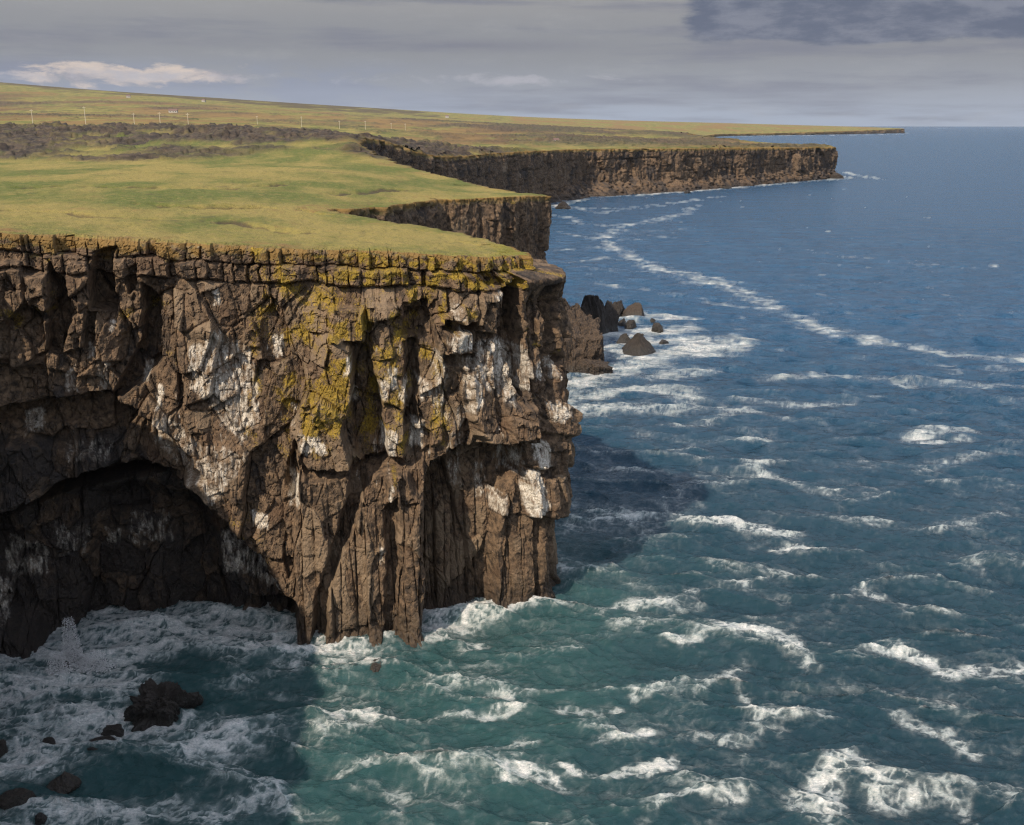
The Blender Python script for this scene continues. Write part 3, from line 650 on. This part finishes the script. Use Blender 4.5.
FOAM = [  # polylines on the photo (pixels), half width in metres at the near end, strength
    ([(600, 236), (625, 255), (650, 264), (700, 278), (735, 290), (772, 304), (800, 322), (830, 330), (880, 342), (940, 350), (990, 356), (1040, 362)], 5.0, .66),
    ([(650, 266), (690, 272), (740, 284)], 3, .6), ([(745, 293), (790, 312), (812, 326)], 4, .7), ([(690, 212), (640, 222), (600, 236)], 5, .5), ([(560, 205), (600, 213), (650, 205), (700, 200)], 6, .45), ([(640, 195), (700, 190), (760, 184), (835, 176), (870, 178)], 4, .75),
    ([(565, 385), (600, 372), (640, 365), (700, 350), (735, 340)], 7, 1.0), ([(575, 400), (620, 395), (680, 392)], 5, .85), ([(600, 345), (640, 340), (690, 340), (720, 342)], 7, 1.1), ([(600, 325), (640, 312), (680, 318)], 6, 1.0), ([(560, 365), (580, 372), (620, 372)], 3, .9),
    ([(908, 438), (930, 433), (968, 431)], 2.0, .72), ([(925, 442), (965, 439)], 1.6, .6), ([(760, 378), (800, 372), (850, 378), (900, 384)], 2.5, .42), ([(870, 382), (940, 380), (1000, 384), (1030, 382)], 2.0, .45), ([(740, 398), (790, 404), (850, 404)], 2.6, .45), ([(680, 420), (740, 408), (790, 420)], 2.6, .40), ([(755, 470), (790, 484), (830, 494)], 1.8, .6), ([(680, 520), (710, 524), (750, 528), (790, 534)], 2.0, .75), ([(575, 525), (640, 520), (690, 520)], 3.2, .42), ([(560, 500), (620, 512), (690, 500)], 3.0, .35),
    ([(780, 552), (795, 546), (815, 550)], 1.0, .7), ([(860, 590), (890, 600), (930, 610)], 1.5, .55), ([(690, 590), (740, 586), (780, 600)], 1.4, .42), ([(745, 632), (770, 632), (790, 645), (805, 664)], 1.5, .82), ([(880, 652), (915, 656), (945, 674), (990, 672), (1030, 668)], 1.5, .85), ([(905, 652), (940, 670)], 1.4, .5), ([(670, 640), (720, 635), (745, 632)], .9, .5), ([(640, 700), (680, 690), (720, 680), (745, 660)], 1.1, .5), ([(680, 740), (740, 735), (790, 715)], 1.2, .48), ([(735, 680), (750, 705), (780, 730)], 1.0, .5),
    ([(800, 810), (830, 770), (850, 760), (880, 780), (960, 805)], 1.3, .60), ([(815, 830), (840, 790), (850, 765)], 1.3, .64), ([(880, 800), (930, 795), (965, 812)], 1.0, .7), ([(900, 715), (930, 735), (975, 752)], 1.2, .55), ([(570, 768), (600, 775), (640, 770), (668, 762)], .6, .85), ([(508, 774), (530, 776), (556, 786)], .6, .85), ([(640, 818), (690, 800), (740, 795)], .7, .5),
    ([(325, 718), (360, 712), (420, 716), (480, 712), (525, 704)], .7, .75), ([(455, 700), (500, 696), (560, 690)], .6, .45), ([(560, 706), (590, 712), (612, 708)], .9, .6), ([(490, 746), (540, 744)], .6, .6), ([(590, 742), (640, 735)], .6, .5), ([(425, 640), (450, 632), (472, 640), (460, 652)], 1.2, .6), ([(570, 604), (610, 610), (660, 600), (700, 596)], 1.5, .55), ([(480, 610), (530, 606), (565, 602)], .9, .8), ([(420, 612), (470, 608)], .6, .5),
    ([(-20, 690), (40, 690), (80, 672), (120, 690)], 3.5, .95), ([(70, 655), (100, 668), (130, 675)], 2.0, 1.0), ([(-20, 720), (60, 715), (110, 722)], 3.0, .85), ([(-20, 770), (40, 765)], 2.0, .6), ([(90, 630), (140, 624), (200, 632), (250, 648)], 1.4, .55), ([(245, 652), (290, 650), (330, 646), (360, 648)], 1.3, .75), ([(120, 655), (180, 648), (240, 655)], 1.6, .45), ([(200, 768), (230, 762), (245, 775)], 1.2, .65), ([(210, 812), (260, 800), (300, 812), (330, 822)], 1.2, .6), ([(70, 740), (150, 745), (250, 738)], 2.0, .6), ([(110, 712), (150, 722), (190, 716)], 1.1, .9), ([(30, 800), (90, 812), (160, 806)], 1.6, .55), ([(270, 790), (280, 815)], 1.0, .5), ([(340, 770), (400, 760), (430, 775), (400, 788), (350, 785)], .8, .36), ([(300, 664), (340, 660), (380, 668)], 1.0, .5),
    ([(700, 163), (770, 160), (830, 163), (880, 164)], 8, .30), ([(842, 172), (880, 179)], 7, .7), ([(740, 136.2), (790, 135.6), (840, 135.2), (900, 134.4)], 26, .8), ([(905, 128.6), (945, 128.6)], 60, .5), ([(950, 372), (1000, 366), (1040, 372)], 2.5, .4),
    ([(556, 215), (600, 226), (660, 222), (700, 205)], 4, .5), ([(580, 208), (640, 208), (720, 196)], 5, .5), ([(560, 232), (600, 240), (640, 240)], 4, .55), ([(560, 262), (610, 258), (660, 268)], 4, .5), ([(590, 282), (640, 288), (700, 300), (760, 310)], 3.5, .38), ([(560, 192), (640, 192), (700, 188), (760, 182), (835, 178)], 5, .7),
    ([(600, 352), (650, 356), (700, 346), (740, 350)], 5, .8), ([(575, 372), (640, 378), (700, 372)], 5, .6), ([(600, 335), (650, 330), (690, 328)], 6, 1.0), ([(580, 410), (640, 410), (700, 402)], 4, .5), ([(640, 430), (700, 440), (760, 436)], 3, .3), ([(860, 460), (930, 466), (1000, 455)], 2.5, .3), ([(800, 250), (900, 262), (1000, 270)], 5, .22), ([(620, 470), (700, 476), (760, 465)], 2.5, .32), ([(850, 520), (920, 530), (1000, 515)], 2, .3),
    ([(560, 250), (600, 245), (640, 262)], 4, .42), ([(570, 268), (640, 270), (700, 284)], 4, .40), ([(620, 232), (680, 238)], 4, .35), ([(570, 222), (640, 232), (690, 228)], 5, .38),
]

def build_sea():
    ang = np.concatenate([np.linspace(-180, -46, 36)[:-1], np.linspace(-46, -31.5, 130)[:-1], np.linspace(-31.5, 31.5, 1080), np.linspace(31.5, 46, 130)[1:], np.linspace(46, 180, 36)[1:-1]])
    dep = np.concatenate([np.linspace(60, 40, 12)[:-1], 40 - (40 - 1.2) * np.linspace(0, 1, 720)[:-1], np.geomspace(1.2, .16, 90)])
    rs = CAMZ / np.tan(np.radians(dep)); A = np.radians(ang)
    R, T = np.meshgrid(rs, A, indexing='ij')
    x = R * np.sin(T); y = R * np.cos(T)
    cell = np.repeat(np.gradient(rs)[:, None], len(A), 1)
    wx = x + 2.2 * fbm(x / 13, y / 13, 401, 2); wy = y + 2.2 * fbm(x / 13, y / 13, 402, 2)
    lee = sst(0, 10, -poly_sd(x, y, POLY[:60]))
    z = np.zeros_like(x); dx = np.zeros_like(x); dy = np.zeros_like(x)
    gust = 1 + .45 * fbm(x / 30, y / 30, 403, 3)
    for k, cx, cy, a, ph, lam in WAVES:
        f = np.clip((lam / cell - 1.6) / 1.6, 0, 1)
        rows = f[:, 0] > 0
        arg = k * (cx * wx[rows] + cy * wy[rows]) + ph
        am = a * f[rows] * gust[rows]
        z[rows] += am * np.cos(arg); dx[rows] -= cx * am * np.sin(arg) * .9; dy[rows] -= cy * am * np.sin(arg) * .9
    chop = (.20 * ridged(x / 5.5, y / 2.2, 405, 4) + .07 * ridged(x / 1.5, y / .7, 406, 3)) * sst(260, 90, R)
    z = z + chop - .1
    crest = z * 1.05
    # foam
    foam = np.zeros_like(x)
    jx = x + 2.0 * fbm(x / 5, y / 5, 411, 3); jy = y + 2.0 * fbm(x / 5, y / 5, 412, 3)
    jxf = x + 6 * fbm(x / 22, y / 22, 413, 3); jyf = y + 9 * fbm(x / 22, y / 22, 414, 3)
    farm = R > 160
    XX = np.where(farm, jxf, jx); YY = np.where(farm, jyf, jy)
    for pts, hw, a in FOAM:
        P = np.array([at(q[0], q[1], 0)[:2] for q in pts])
        r0 = np.hypot(P[:, 0], P[:, 1]).min() * .85 - 30; r1 = np.hypot(P[:, 0], P[:, 1]).max() * 1.15 + 40
        i0, i1 = np.searchsorted(rs, [r0, r1])
        d = poly_sd(XX[i0:i1], YY[i0:i1], P, closed=False)
        foam[i0:i1] = np.maximum(foam[i0:i1], a * sst(hw * 1.4, 0, d))
    near = sst(420, 120, R)
    n_b = fbm(x / 9, y / 6, 423, 4)
    land = -poly_sd(x, y, POLY[:90])
    fa_ = 1 - near
    # breakup pattern 0..1 : torn, stretched along the crests, coarser far out
    N1 = .5 + .75 * fbm(x / 2.1, y / 1.2, 421, 5, .62); N2 = .5 + .55 * fbm(x / 16, y / 6.5, 425, 5, .62) + .55 * fbm(x / 4.5, y / 2.0, 426, 4, .6)
    Nr = 1.25 * (1 - ridged(x / 4.2, y / 2.6, 427, 4))
    far2 = sst(80, 300, R)
    N = (.55 * N1 + .45 * Nr) * (1 - far2) + N2 * far2
    surf = sst(2.4, .2, land + 2.0 * n_b) * .50 + sst(9, 1, land + 6 * n_b) * .06
    shal = sst(45, -25, x) * sst(125, 70, y)
    dens = foam * (.70 + .6 * n_b + .16 * far2) + surf + (.12 + .24 * sst(-12, -24, x)) * shal * sst(-.35, .5, n_b) + .12 * near + .16 * sst(-.2, .5, n_b)
    dens += sst(26, 12, land + 6 * n_b) * sst(330, 500, R) * (.55 + .5 * fbm(x / 40, y / 40, 445, 3))
    dens += sst(.24, .6, crest + .25 * n_b) * .20 * sst(330, 110, R)
    dens += sst(.30, .6, fbm(x / 17, y / 6, 431, 4)) * .44 * sst(100, 220, R) * sst(1500, 500, R)
    fine = fbm(x / .9, y / .5, 441, 4, .65) * (1 - far2) + fbm(x / 6, y / 2.2, 442, 4, .65) * far2
    wxn = x + .8 * fbm(x / 1.6, y / 1.6, 451, 3); wyn = y + .8 * fbm(x / 1.6, y / 1.6, 452, 3)
    e1, e2, _, _, _, _ = cells(wxn / 2.6, wyn / 1.5, 453); e3, e4, _, _, _, _ = cells(wxn / 1.0, wyn / .6, 454)
    e5, e6, _, _, _, _ = cells(wxn / 7.0, wyn / 3.0, 455)
    net = np.maximum(sst(.30, .02, e2 - e1), .75 * sst(.30, .02, e4 - e3))
    tex = np.clip(1.10 - 1.32 * N + .55 * fine + .58 * net * (1 - far2) + (.10 + .40 * sst(.30, .02, e6 - e5)) * far2, 0, 1.6)
    foam = sst(.10, 1.0, dens * tex)
    foam = np.maximum(foam, .30 * sst(.10, .8, dens + .3 * fine) * (.25 + net) * near)
    milk = np.clip(sst(34, 2, land) * .75 + .55 * sst(130, 70, y) * sst(28, -5, x) + .35 * fbm(x / 14, y / 10, 433, 3) + .25 * sst(.1, .5, crest) + .22 * sst(150, 80, y), 0, 1)
    milk *= sst(300, 110, R) * (.8 - .3 * sst(0, 25, x))
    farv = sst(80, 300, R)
    fam = foam > .3
    z = z + .10 * np.clip(foam, 0, 1) * near
    m1 = np.stack([foam, milk, farv], -1).reshape(-1, 3)
    co = np.stack([x + dx, y + dy, z], -1).reshape(-1, 3)
    o = np_mesh('sea', co, grid_quads(len(rs), len(ang)), M_SEA, True, {'m1': m1})
    tag(o, kind='structure')
build_sea()

# ------------------------------------------------------------------ rocks in the sea
def rock_mesh(name, size, seed, sub=5, cuts=16, lump=.18, peak=0.0, block=False, ribs=0.0, boxy=1.0, joint=0.0, smooth=False, wedge=0.0):
    bm = bmesh.new(); bmesh.ops.create_icosphere(bm, subdivisions=sub, radius=1.0)
    v = np.array([q.co[:] for q in bm.verts]); v = np.sign(v) * np.abs(v) ** boxy; r = np.random.RandomState(seed)
    S_ = np.array(size) / max(size); v = v * S_
    for i in range(cuts):
        n = r.normal(size=3); n[2] = n[2] * .8 + .15; n /= np.linalg.norm(n)
        q = v @ n; v = v - np.maximum(q - q.max() * (.62 + .34 * r.rand()), 0)[:, None] * n * .97
    v = v / S_
    ln = np.linalg.norm(v, axis=1)[:, None]
    nz = lump * (fbm(v[:, 0] * 2.2 + seed, v[:, 1] * 2.2 + v[:, 2] * 1.7, seed, 4))[:, None] + .13 * ridged(v[:, 0] * 5 + v[:, 2] * 3, v[:, 1] * 5 - v[:, 2] * 4, seed + 3, 5, .6)[:, None]
    v = v * (1 + nz)
    if ribs: v[:, :2] *= (1 + ribs * (ridged(np.arctan2(v[:, 1], v[:, 0]) * 4 + .4 * v[:, 2], v[:, 2] * .5, seed + 9, 2) - .6))[:, None]
    if wedge: v[:, 2] = np.where(v[:, 2] > 0, v[:, 2] * np.clip(1 - wedge * (v[:, 0] + .35), .2, 1.25), v[:, 2])
    if joint:
        ra = np.hypot(v[:, 0] * size[0], v[:, 1] * size[1]) ; sa = np.arctan2(v[:, 1], v[:, 0]) * (size[0] + size[1]) * .5
        v[:, :2] *= (1 + joint * (blocks(sa, v[:, 2] * size[2], 2.6, 5.5, seed, .12)[0] + .6 * blocks(sa, v[:, 2] * size[2], 1.1, 1.8, seed + 1, .12)[0]))[:, None]
    if peak: v[:, :2] *= np.clip(1.25 - peak * np.clip(v[:, 2:3] + .15, 0, 1), .12, 2)
    v[:, 2] = np.maximum(v[:, 2], -.45)
    v *= np.array(size)
    for q, c in zip(bm.verts, v): q.co = c
    if not smooth:
        for f in bm.faces: f.smooth = False
    else:
        for f in bm.faces: f.smooth = True
    me = bpy.data.meshes.new(name); bm.to_mesh(me); bm.free(); me.materials.append(M_ROCK)
    return link(bpy.data.objects.new(name, me))

def rock(px, py, wpx, hpx, label, seed, brown=.15, depth=.8, rot=0.0, name='sea_rock', cat='rock', group=None, **kw):
    p = at(px, py, 0); m = math.hypot(p[1], CAMZ) / FOC           # metres per pixel at that spot
    w = wpx * m * .5; h = hpx * m * 1.05
    o = rock_mesh(name, (w, w * depth, h), seed, **kw)
    o.location = (p[0], p[1] + w * depth * .6, -.05 * h); o.rotation_euler = (0, 0, rot)
    o.color = (brown * .8, brown * .8, brown * .8, 1)
    tag(o, label, cat, group)
    return o

rock(157, 718, 60, 30, 'lumpy black rock, the largest one standing in the foaming water before the cave', 21, .1, .75, .3, sub=6, cuts=12, lump=.75)
rock(58, 788, 28, 14, 'small brown wedge of rock awash below the big lumpy black rock', 22, .5, .8, peak=.8)
rock(14, 808, 40, 9, 'low flat brownish rock in foam at the very bottom left corner', 23, .4, .8)
rock(100, 751, 38, 5, 'smooth low rock half covered by water just below the big lumpy rock', 24, .15, .7)
rock(112, 734, 26, 5, 'thin sliver of wet rock barely breaking the surface left of the big lumpy rock', 25, .1, .6)
rock(47, 745, 16, 5, 'tiny dark rock awash in the foam below the cave mouth', 26, .1, .7)
rock(-2, 754, 18, 14, 'rounded dark rock cut off by the left edge of the photo', 27, .15, .8)
rock(40, 821, 14, 5, 'tiny dark rock tip beside the low flat brownish rock', 28, .1, .8)
rock(376, 669, 20, 11, 'brown rock awash at the foot of the lit buttress', 29, .5, .8, peak=.7, lump=.35)
rock(66, 668, 8, 6, 'small black rock in the middle of the white splash at the cave', 30, .1, .8)
rock(638, 353, 31, 17, 'dark pyramid shaped rock alone in the surf, sharp at the top', 31, .12, .8, .2, peak=.6, cuts=8, lump=.1)
rock(625, 342, 18, 9, 'low wedge rock in the surf just behind the dark pyramid rock', 32, .1, .8, peak=.6)
rock(657, 331, 15, 7, 'small sloping rock lying farthest seaward of the rock cluster, above the low reef', 33, .15, .8)
rock(664, 344, 12, 3.5, 'flat reef scrap awash to the seaward side of the dark pyramid rock', 34, .1, .7)
rock(637, 318, 28, 14, 'sunlit brown tilted slab rock at the seaward end of the dark ridge', 35, .55, .7, -.2, cuts=20)
rock(616, 316, 18, 17, 'steep dark boulder between the grey crag and the brown tilted slab', 36, .1, .9)
rock(621, 325, 11, 7, 'left one of two small dark rocks below the brown tilted slab', 37, .1, .8)
rock(631, 328, 12, 8, 'right one of two small dark rocks below the brown tilted slab', 38, .1, .8)
rock(643, 337, 8, 3, 'tiny rock just above the tip of the dark pyramid rock', 39, .1, .8)
rock(653, 321, 6, 3, 'tiny rock scrap in the surf beside the brown tilted slab', 40, .1, .8)
rock(585, 334, 34, 32, 'dark jagged rock step between the ribbed outcrop and the tall pointed crag', 51, .1, .9, .3, sub=6, cuts=20, lump=.2, boxy=.7)
rock(607, 332, 24, 27, 'grey rock shoulder sloping from the tall pointed crag toward the surf', 45, .10, .9, .9, sub=6, cuts=18, lump=.2, boxy=.8)
rock(596, 333, 38, 50, 'tall grey crag with a pointed top behind the ribbed brown outcrop', 41, .08, 1.0, .4, sub=6, cuts=22, lump=.18, boxy=.6, wedge=.45)
rock(573, 368, 44, 88, 'ribbed sunlit brown rock outcrop rising beside the right end of the big cliff', 42, .9, .8, .2, name='rock_outcrop', cat='rock outcrop', sub=7, peak=.12, cuts=12, lump=.25, boxy=.55, joint=.16)
rock(592, 373, 50, 13, 'low brown rock shelf at the foot of the ribbed outcrop, edged by surf', 43, .7, .6, 0, name='rock_shelf', cat='rock', sub=6, cuts=20, lump=.35, ribs=.3)
rock(563, 209, 14, 9, 'dark rock in the water at the corner of the reddish headland', 44, .12, .8)
rock(795, 179.5, 20, 4, 'low dark reef running out from the distant point', 46, .3, .5)
rock(838, 178.5, 16, 5, 'dark rocks lying at the very tip of the distant point', 47, .3, .6)
rock(688, 193.2, 8, 3, 'dark rock in the surf below the distant cliff, nearest its left end', 48, .1, .8)
rock(727, 188.5, 9, 3.5, 'dark rock in the surf line midway along the distant cliff', 49, .1, .8)
rock(772, 183.5, 8, 3, 'dark rock in the surf near the seaward end of the distant cliff', 50, .1, .8)

# ------------------------------------------------------------------ things on the plain
def box(bm, cx, cy, z0, sx, sy, sz, bev=0.0):
    r = bmesh.ops.create_cube(bm, size=1.0)
    for v in r['verts']: v.co = Vector((cx + v.co.x * sx, cy + v.co.y * sy, z0 + (v.co.z + .5) * sz))

def mesh_obj(name, bm, mat, parent=None):
    me = bpy.data.meshes.new(name); bm.to_mesh(me); bm.free(); me.materials.append(mat)
    return link(bpy.data.objects.new(name, me), parent)

def pole(px, Y, hgt, label):
    e = link(bpy.data.objects.new('utility_pole', None)); u = (px - 512) / FOC
    x = u * Y * 1.037 / 1.0; z = float(height(np.array([x]), np.array([Y]))[0])
    e.location = (x, Y, z)
    bm = bmesh.new(); bmesh.ops.create_cone(bm, cap_ends=True, segments=10, radius1=.17, radius2=.13, depth=hgt)
    for v in bm.verts: v.co.z += hgt / 2
    mesh_obj('shaft', bm, M_POST, e)
    bm = bmesh.new(); box(bm, 0, -.28, hgt - .9, 2.2, .14, .18)
    mesh_obj('crossarm', bm, M_POST, e)
    tag(e, label, 'utility pole', 'pale poles standing in a line behind the lava ridge')
    return e
ords = ['first', 'second', 'third', 'fourth', 'fifth', 'sixth', 'seventh', 'eighth', 'ninth', 'tenth', 'eleventh', 'twelfth', 'thirteenth']
for i, (px, Y, hh) in enumerate([(2, 720, 9), (68, 690, 10), (117, 690, 12), (162, 700, 8.5), (186, 700, 9.5), (212, 710, 9.5), (276, 980, 8), (317, 1000, 10), (352, 1040, 8), (376, 1080, 9), (400, 1150, 8), (413, 1180, 8)]):
    pole(px, Y, hh, 'pale thin utility pole on the plain, %s from the left of its line' % ords[i])

def house(px, py, Y, w, d, h, label, rot=0.0):
    e = link(bpy.data.objects.new('house', None)); x = (px - 512) / FOC * Y * 1.037
    z = float(height(np.array([x]), np.array([Y]))[0]); e.location = (x, Y, z - .3); e.rotation_euler = (0, 0, rot)
    bm = bmesh.new(); box(bm, 0, 0, 0, w, d, h)
    mesh_obj('wall', bm, M_WHITE, e)
    bm = bmesh.new(); hw, hd, rz = w * .53, d * .56, d * .42
    vs = [bm.verts.new(c) for c in [(-hw, -hd, h), (hw, -hd, h), (hw, hd, h), (-hw, hd, h), (-hw, 0, h + rz), (hw, 0, h + rz)]]
    for f in [(0, 1, 5, 4), (2, 3, 4, 5), (0, 4, 3), (1, 2, 5), (3, 2, 1, 0)]: bm.faces.new([vs[i] for i in f])
    mesh_obj('roof', bm, M_ROOF, e)
    for k in (-.3, .05, .32):
        bm = bmesh.new(); box(bm, k * w, -d / 2 - .01, h * .38, w * .09, .06, h * .36); mesh_obj('window', bm, M_GLASS, e)
    tag(e, label, 'house', 'small pale houses scattered on the plain')
house(159, 100, 3300, 12, 8, 6, 'small pale house highest on the dark slope of the hill, left of centre', .2)
house(228, 101, 3500, 11, 8, 6, 'small pale house on the slope to the right of the highest one', -.2)
house(199, 117, 1900, 15, 7, 4, 'long low white house on the plain behind the line of poles', .1)
house(452, 113, 4300, 14, 9, 7, 'tiny pale house near the skyline above the bay', 0)
house(553, 142, 930, 5, 3.5, 2.2, 'tiny white hut on the turf above the distant cliff', .3)

# ------------------------------------------------------------------ splash at the cave
def spray():
    r = np.random.RandomState(3); vs = []; qs = []; base = 0
    cube = np.array([(-1, -1, -1), (1, -1, -1), (1, 1, -1), (-1, 1, -1), (-1, -1, 1), (1, -1, 1), (1, 1, 1), (-1, 1, 1)], float)
    cube /= np.linalg.norm(cube, axis=1)[:, None]
    fq = np.array([(0, 3, 2, 1), (4, 5, 6, 7), (0, 1, 5, 4), (1, 2, 6, 5), (2, 3, 7, 6), (3, 0, 4, 7)])
    for px, py, n, hmax, sp in [(74, 664, 5200, 4.8, 1.2), (96, 669, 2600, 1.8, 1.9), (60, 672, 1800, 2.0, 1.4)]:
        p = at(px, py, 0)
        t = r.rand(n) ** 1.7; rad = sp * (1 - .55 * t) * np.sqrt(r.rand(n)); a = r.rand(n) * 6.28
        s = (.015 + .06 * r.rand(n) ** 3) * (1 - .5 * t)
        c = np.stack([p[0] + np.cos(a) * rad, p[1] + np.sin(a) * rad * .6, t * hmax + .1], -1)
        v = cube[None] * (s[:, None, None] * (.6 + r.rand(n, 1, 3))) + c[:, None]
        vs.append(v.reshape(-1, 3)); qs.append((fq[None] + 8 * np.arange(n)[:, None, None]).reshape(-1, 4) + base); base += 8 * n
    o = np_mesh('spray_mist', np.concatenate(vs), np.concatenate(qs), M_SPRAY); tag(o, 'white spray thrown up against the dark cave wall', kind='stuff')
spray()

# ------------------------------------------------------------------ light and sky
SUN_AZ, SUN_EL = math.radians(35), math.radians(42)
ldir = Vector((math.sin(SUN_AZ) * math.cos(SUN_EL), math.cos(SUN_AZ) * math.cos(SUN_EL), -math.sin(SUN_EL)))
sun = bpy.data.lights.new('sun', 'SUN'); sun.energy = 3.9; sun.angle = math.radians(.5); sun.color = (1.0, .86, .68)
so = link(bpy.data.objects.new('sun', sun)); so.rotation_euler = ldir.to_track_quat('-Z', 'Y').to_euler(); so.location = (0, 0, 300)

w = bpy.data.worlds.new('World'); sc.world = w; w.use_nodes = True
t = NT(w.node_tree); t.n.clear()
out = t.node('ShaderNodeOutputWorld'); bg = t.node('ShaderNodeBackground'); bg.inputs[1].default_value = .14
t.l.new(bg.outputs[0], out.inputs[0])
sky = t.node('ShaderNodeTexSky', sky_type='NISHITA'); sky.sun_disc = False; sky.sun_elevation = SUN_EL; sky.sun_rotation = math.atan2(-ldir.x, -ldir.y)
sky.air_density = 1.0; sky.dust_density = 1.0; sky.ozone_density = 1.5
tc = t.node('ShaderNodeTexCoord'); sep = t.node('ShaderNodeSeparateXYZ'); t.l.new(tc.outputs['Generated'], sep.inputs[0])
X, Y, Z = sep.outputs
hz = t.math('SQRT', t.math('ADD', t.math('MULTIPLY', X, X), t.math('MULTIPLY', Y, Y)))
U = t.math('ARCTAN2', X, Y); V = t.math('ARCTAN2', Z, hz)
def uv(su, sv, o=0.0):
    c = t.node('ShaderNodeCombineXYZ'); t.put(c.inputs[0], t.math('MULTIPLY', U, su)); t.put(c.inputs[1], t.math('MULTIPLY', V, sv)); c.inputs[2].default_value = o
    return c.outputs[0]
def lin(r, g, b, k=10.0 / 1.4 / 1.28):
    f = lambda v: ((v / 255 + .055) / 1.055) ** 2.4 if v > 10 else v / 255 / 12.92
    return (f(r) * k, f(g) * k, f(b) * k, 1)
nA = t.noise(uv(3.5, 24), 1.0, 7, .6); nB = t.noise(uv(16, 55, 3.3), 1.0, 8, .65); nC = t.noise(uv(4.0, 45, 7.7), 1.0, 7, .6)
Vn = t.math('ADD', V, t.math('MULTIPLY', t.math('SUBTRACT', nA, .5), .018))
c = t.mix(t.ramp(Vn, .0, .035), lin(163, 173, 190), lin(147, 151, 160))
c = t.mix(t.ramp(Vn, .030, .065), c, lin(141, 143, 148))
c = t.mix(t.ramp(Vn, .075, .125), c, lin(158, 157, 157))
c = t.mix(t.ramp(nC, .46, .66, 0, .75), c, lin(120, 123, 138))
c = t.mix(t.ramp(nB, .50, .75, 0, .25), c, lin(170, 170, 172))
# dark band over the cumulus and a bright bank of cumulus low on the left
def band(u0, u1, v0, v1, fu=.05, fv=.012):
    a = t.math('MULTIPLY', t.ramp(U, u0 - fu, u0 + fu), t.ramp(U, u1 - fu, u1 + fu, 1, 0))
    b = t.math('MULTIPLY', t.ramp(V, v0 - fv, v0 + fv), t.ramp(V, v1 - fv, v1 + fv, 1, 0))
    return t.math('MULTIPLY', a, b)
nCu = t.noise(uv(20, 60, 1.7), 1.0, 8, .62, .3)
m = t.math('MULTIPLY', band(-.48, .05, .066, .073, .12, .006), t.ramp(nA, .35, .6)); c = t.mix(t.math('MULTIPLY', m, .7), c, lin(112, 113, 130))
m = band(-.55, -.08, .008, .050, .12, .012); c = t.mix(t.math('MULTIPLY', m, t.ramp(nB, .35, .6, 0, .6)), c, lin(132, 142, 168))
cu = t.ramp(t.math('ADD', t.math('MULTIPLY', band(-.46, -.22, .030, .052, .06, .014), .78), t.math('MULTIPLY', t.math('SUBTRACT', nCu, .5), 1.9)), .48, .74)
c = t.mix(t.math('MULTIPLY', cu, .85), c, t.mix(t.ramp(nB, .35, .65), lin(158, 154, 164), lin(230, 210, 192)))
cu2 = t.ramp(t.math('ADD', t.math('MULTIPLY', band(-.62, .12, .034, .046, .15, .010), .62), t.math('MULTIPLY', t.math('SUBTRACT', nCu, .5), 1.9)), .38, .72)
c = t.mix(t.math('MULTIPLY', cu2, .75), c, lin(182, 180, 188))
nD = t.noise(uv(9, 48, 5.1), 1.0, 8, .62, .3)
dk = t.ramp(t.math('ADD', t.math('MULTIPLY', band(.15, .62, .068, .125, .05, .012), 1.0), t.math('MULTIPLY', t.math('SUBTRACT', nD, .5), 1.8)), .45, .78)
c = t.mix(t.math('MULTIPLY', dk, .96), c, t.mix(t.ramp(nB, .4, .65), lin(92, 101, 122), lin(126, 131, 146)))
# overhead: broken cloud over blue
oc = t.noise(tc.outputs['Generated'], 2.2, 6, .6)
ovc = t.mix(oc, lin(196, 206, 228, 8.4), lin(255, 255, 255, 8.4))
up = t.mix(t.math('MULTIPLY', t.ramp(oc, .40, .58), .85), sky.outputs[0], ovc)
low = t.ramp(V, .13, .40, 1, 0)
t.l.new(t.mix(low, up, c), bg.inputs[0])

# ------------------------------------------------------------------ thin sea air
hm = bpy.data.materials.new('sea_air'); hm.use_nodes = True; ht = NT(hm.node_tree); ht.n.clear()
ho = ht.node('ShaderNodeOutputMaterial'); pv = ht.node('ShaderNodeVolumePrincipled'); ht.l.new(pv.outputs[0], ho.inputs['Volume'])
pv.inputs['Color'].default_value = (.80, .86, .95, 1); pv.inputs['Density'].default_value = 1.5e-5; pv.inputs['Anisotropy'].default_value = .2
bm = bmesh.new(); box(bm, 0, 0, -6, 46000, 46000, 700)
tag(mesh_obj('haze', bm, hm), kind='stuff')

# ------------------------------------------------------------------ camera and view
cam = bpy.data.cameras.new('camera'); cam.sensor_width = 36; cam.lens = 36 * FOC / W; cam.clip_end = 60000; cam.clip_start = .5
co = link(bpy.data.objects.new('camera', cam)); co.location = (0, 0, CAMZ); co.rotation_euler = (math.pi / 2 - PIT, 0, 0)
sc.camera = co
sc.view_settings.view_transform = 'Standard'; sc.view_settings.look = 'None'; sc.view_settings.exposure = .36; sc.view_settings.gamma = 1
sc.cycles.max_bounces = 6; sc.cycles.filter_width = 1.25; sc.cycles.use_denoising = True; sc.cycles.denoiser = 'OPENIMAGEDENOISE'; sc.cycles.denoising_input_passes = 'RGB_ALBEDO_NORMAL'; sc.cycles.denoising_prefilter = 'NONE'
sc.cycles.sample_clamp_direct = 1.6; sc.cycles.sample_clamp_indirect = 1.5; sc.cycles.use_adaptive_sampling = False
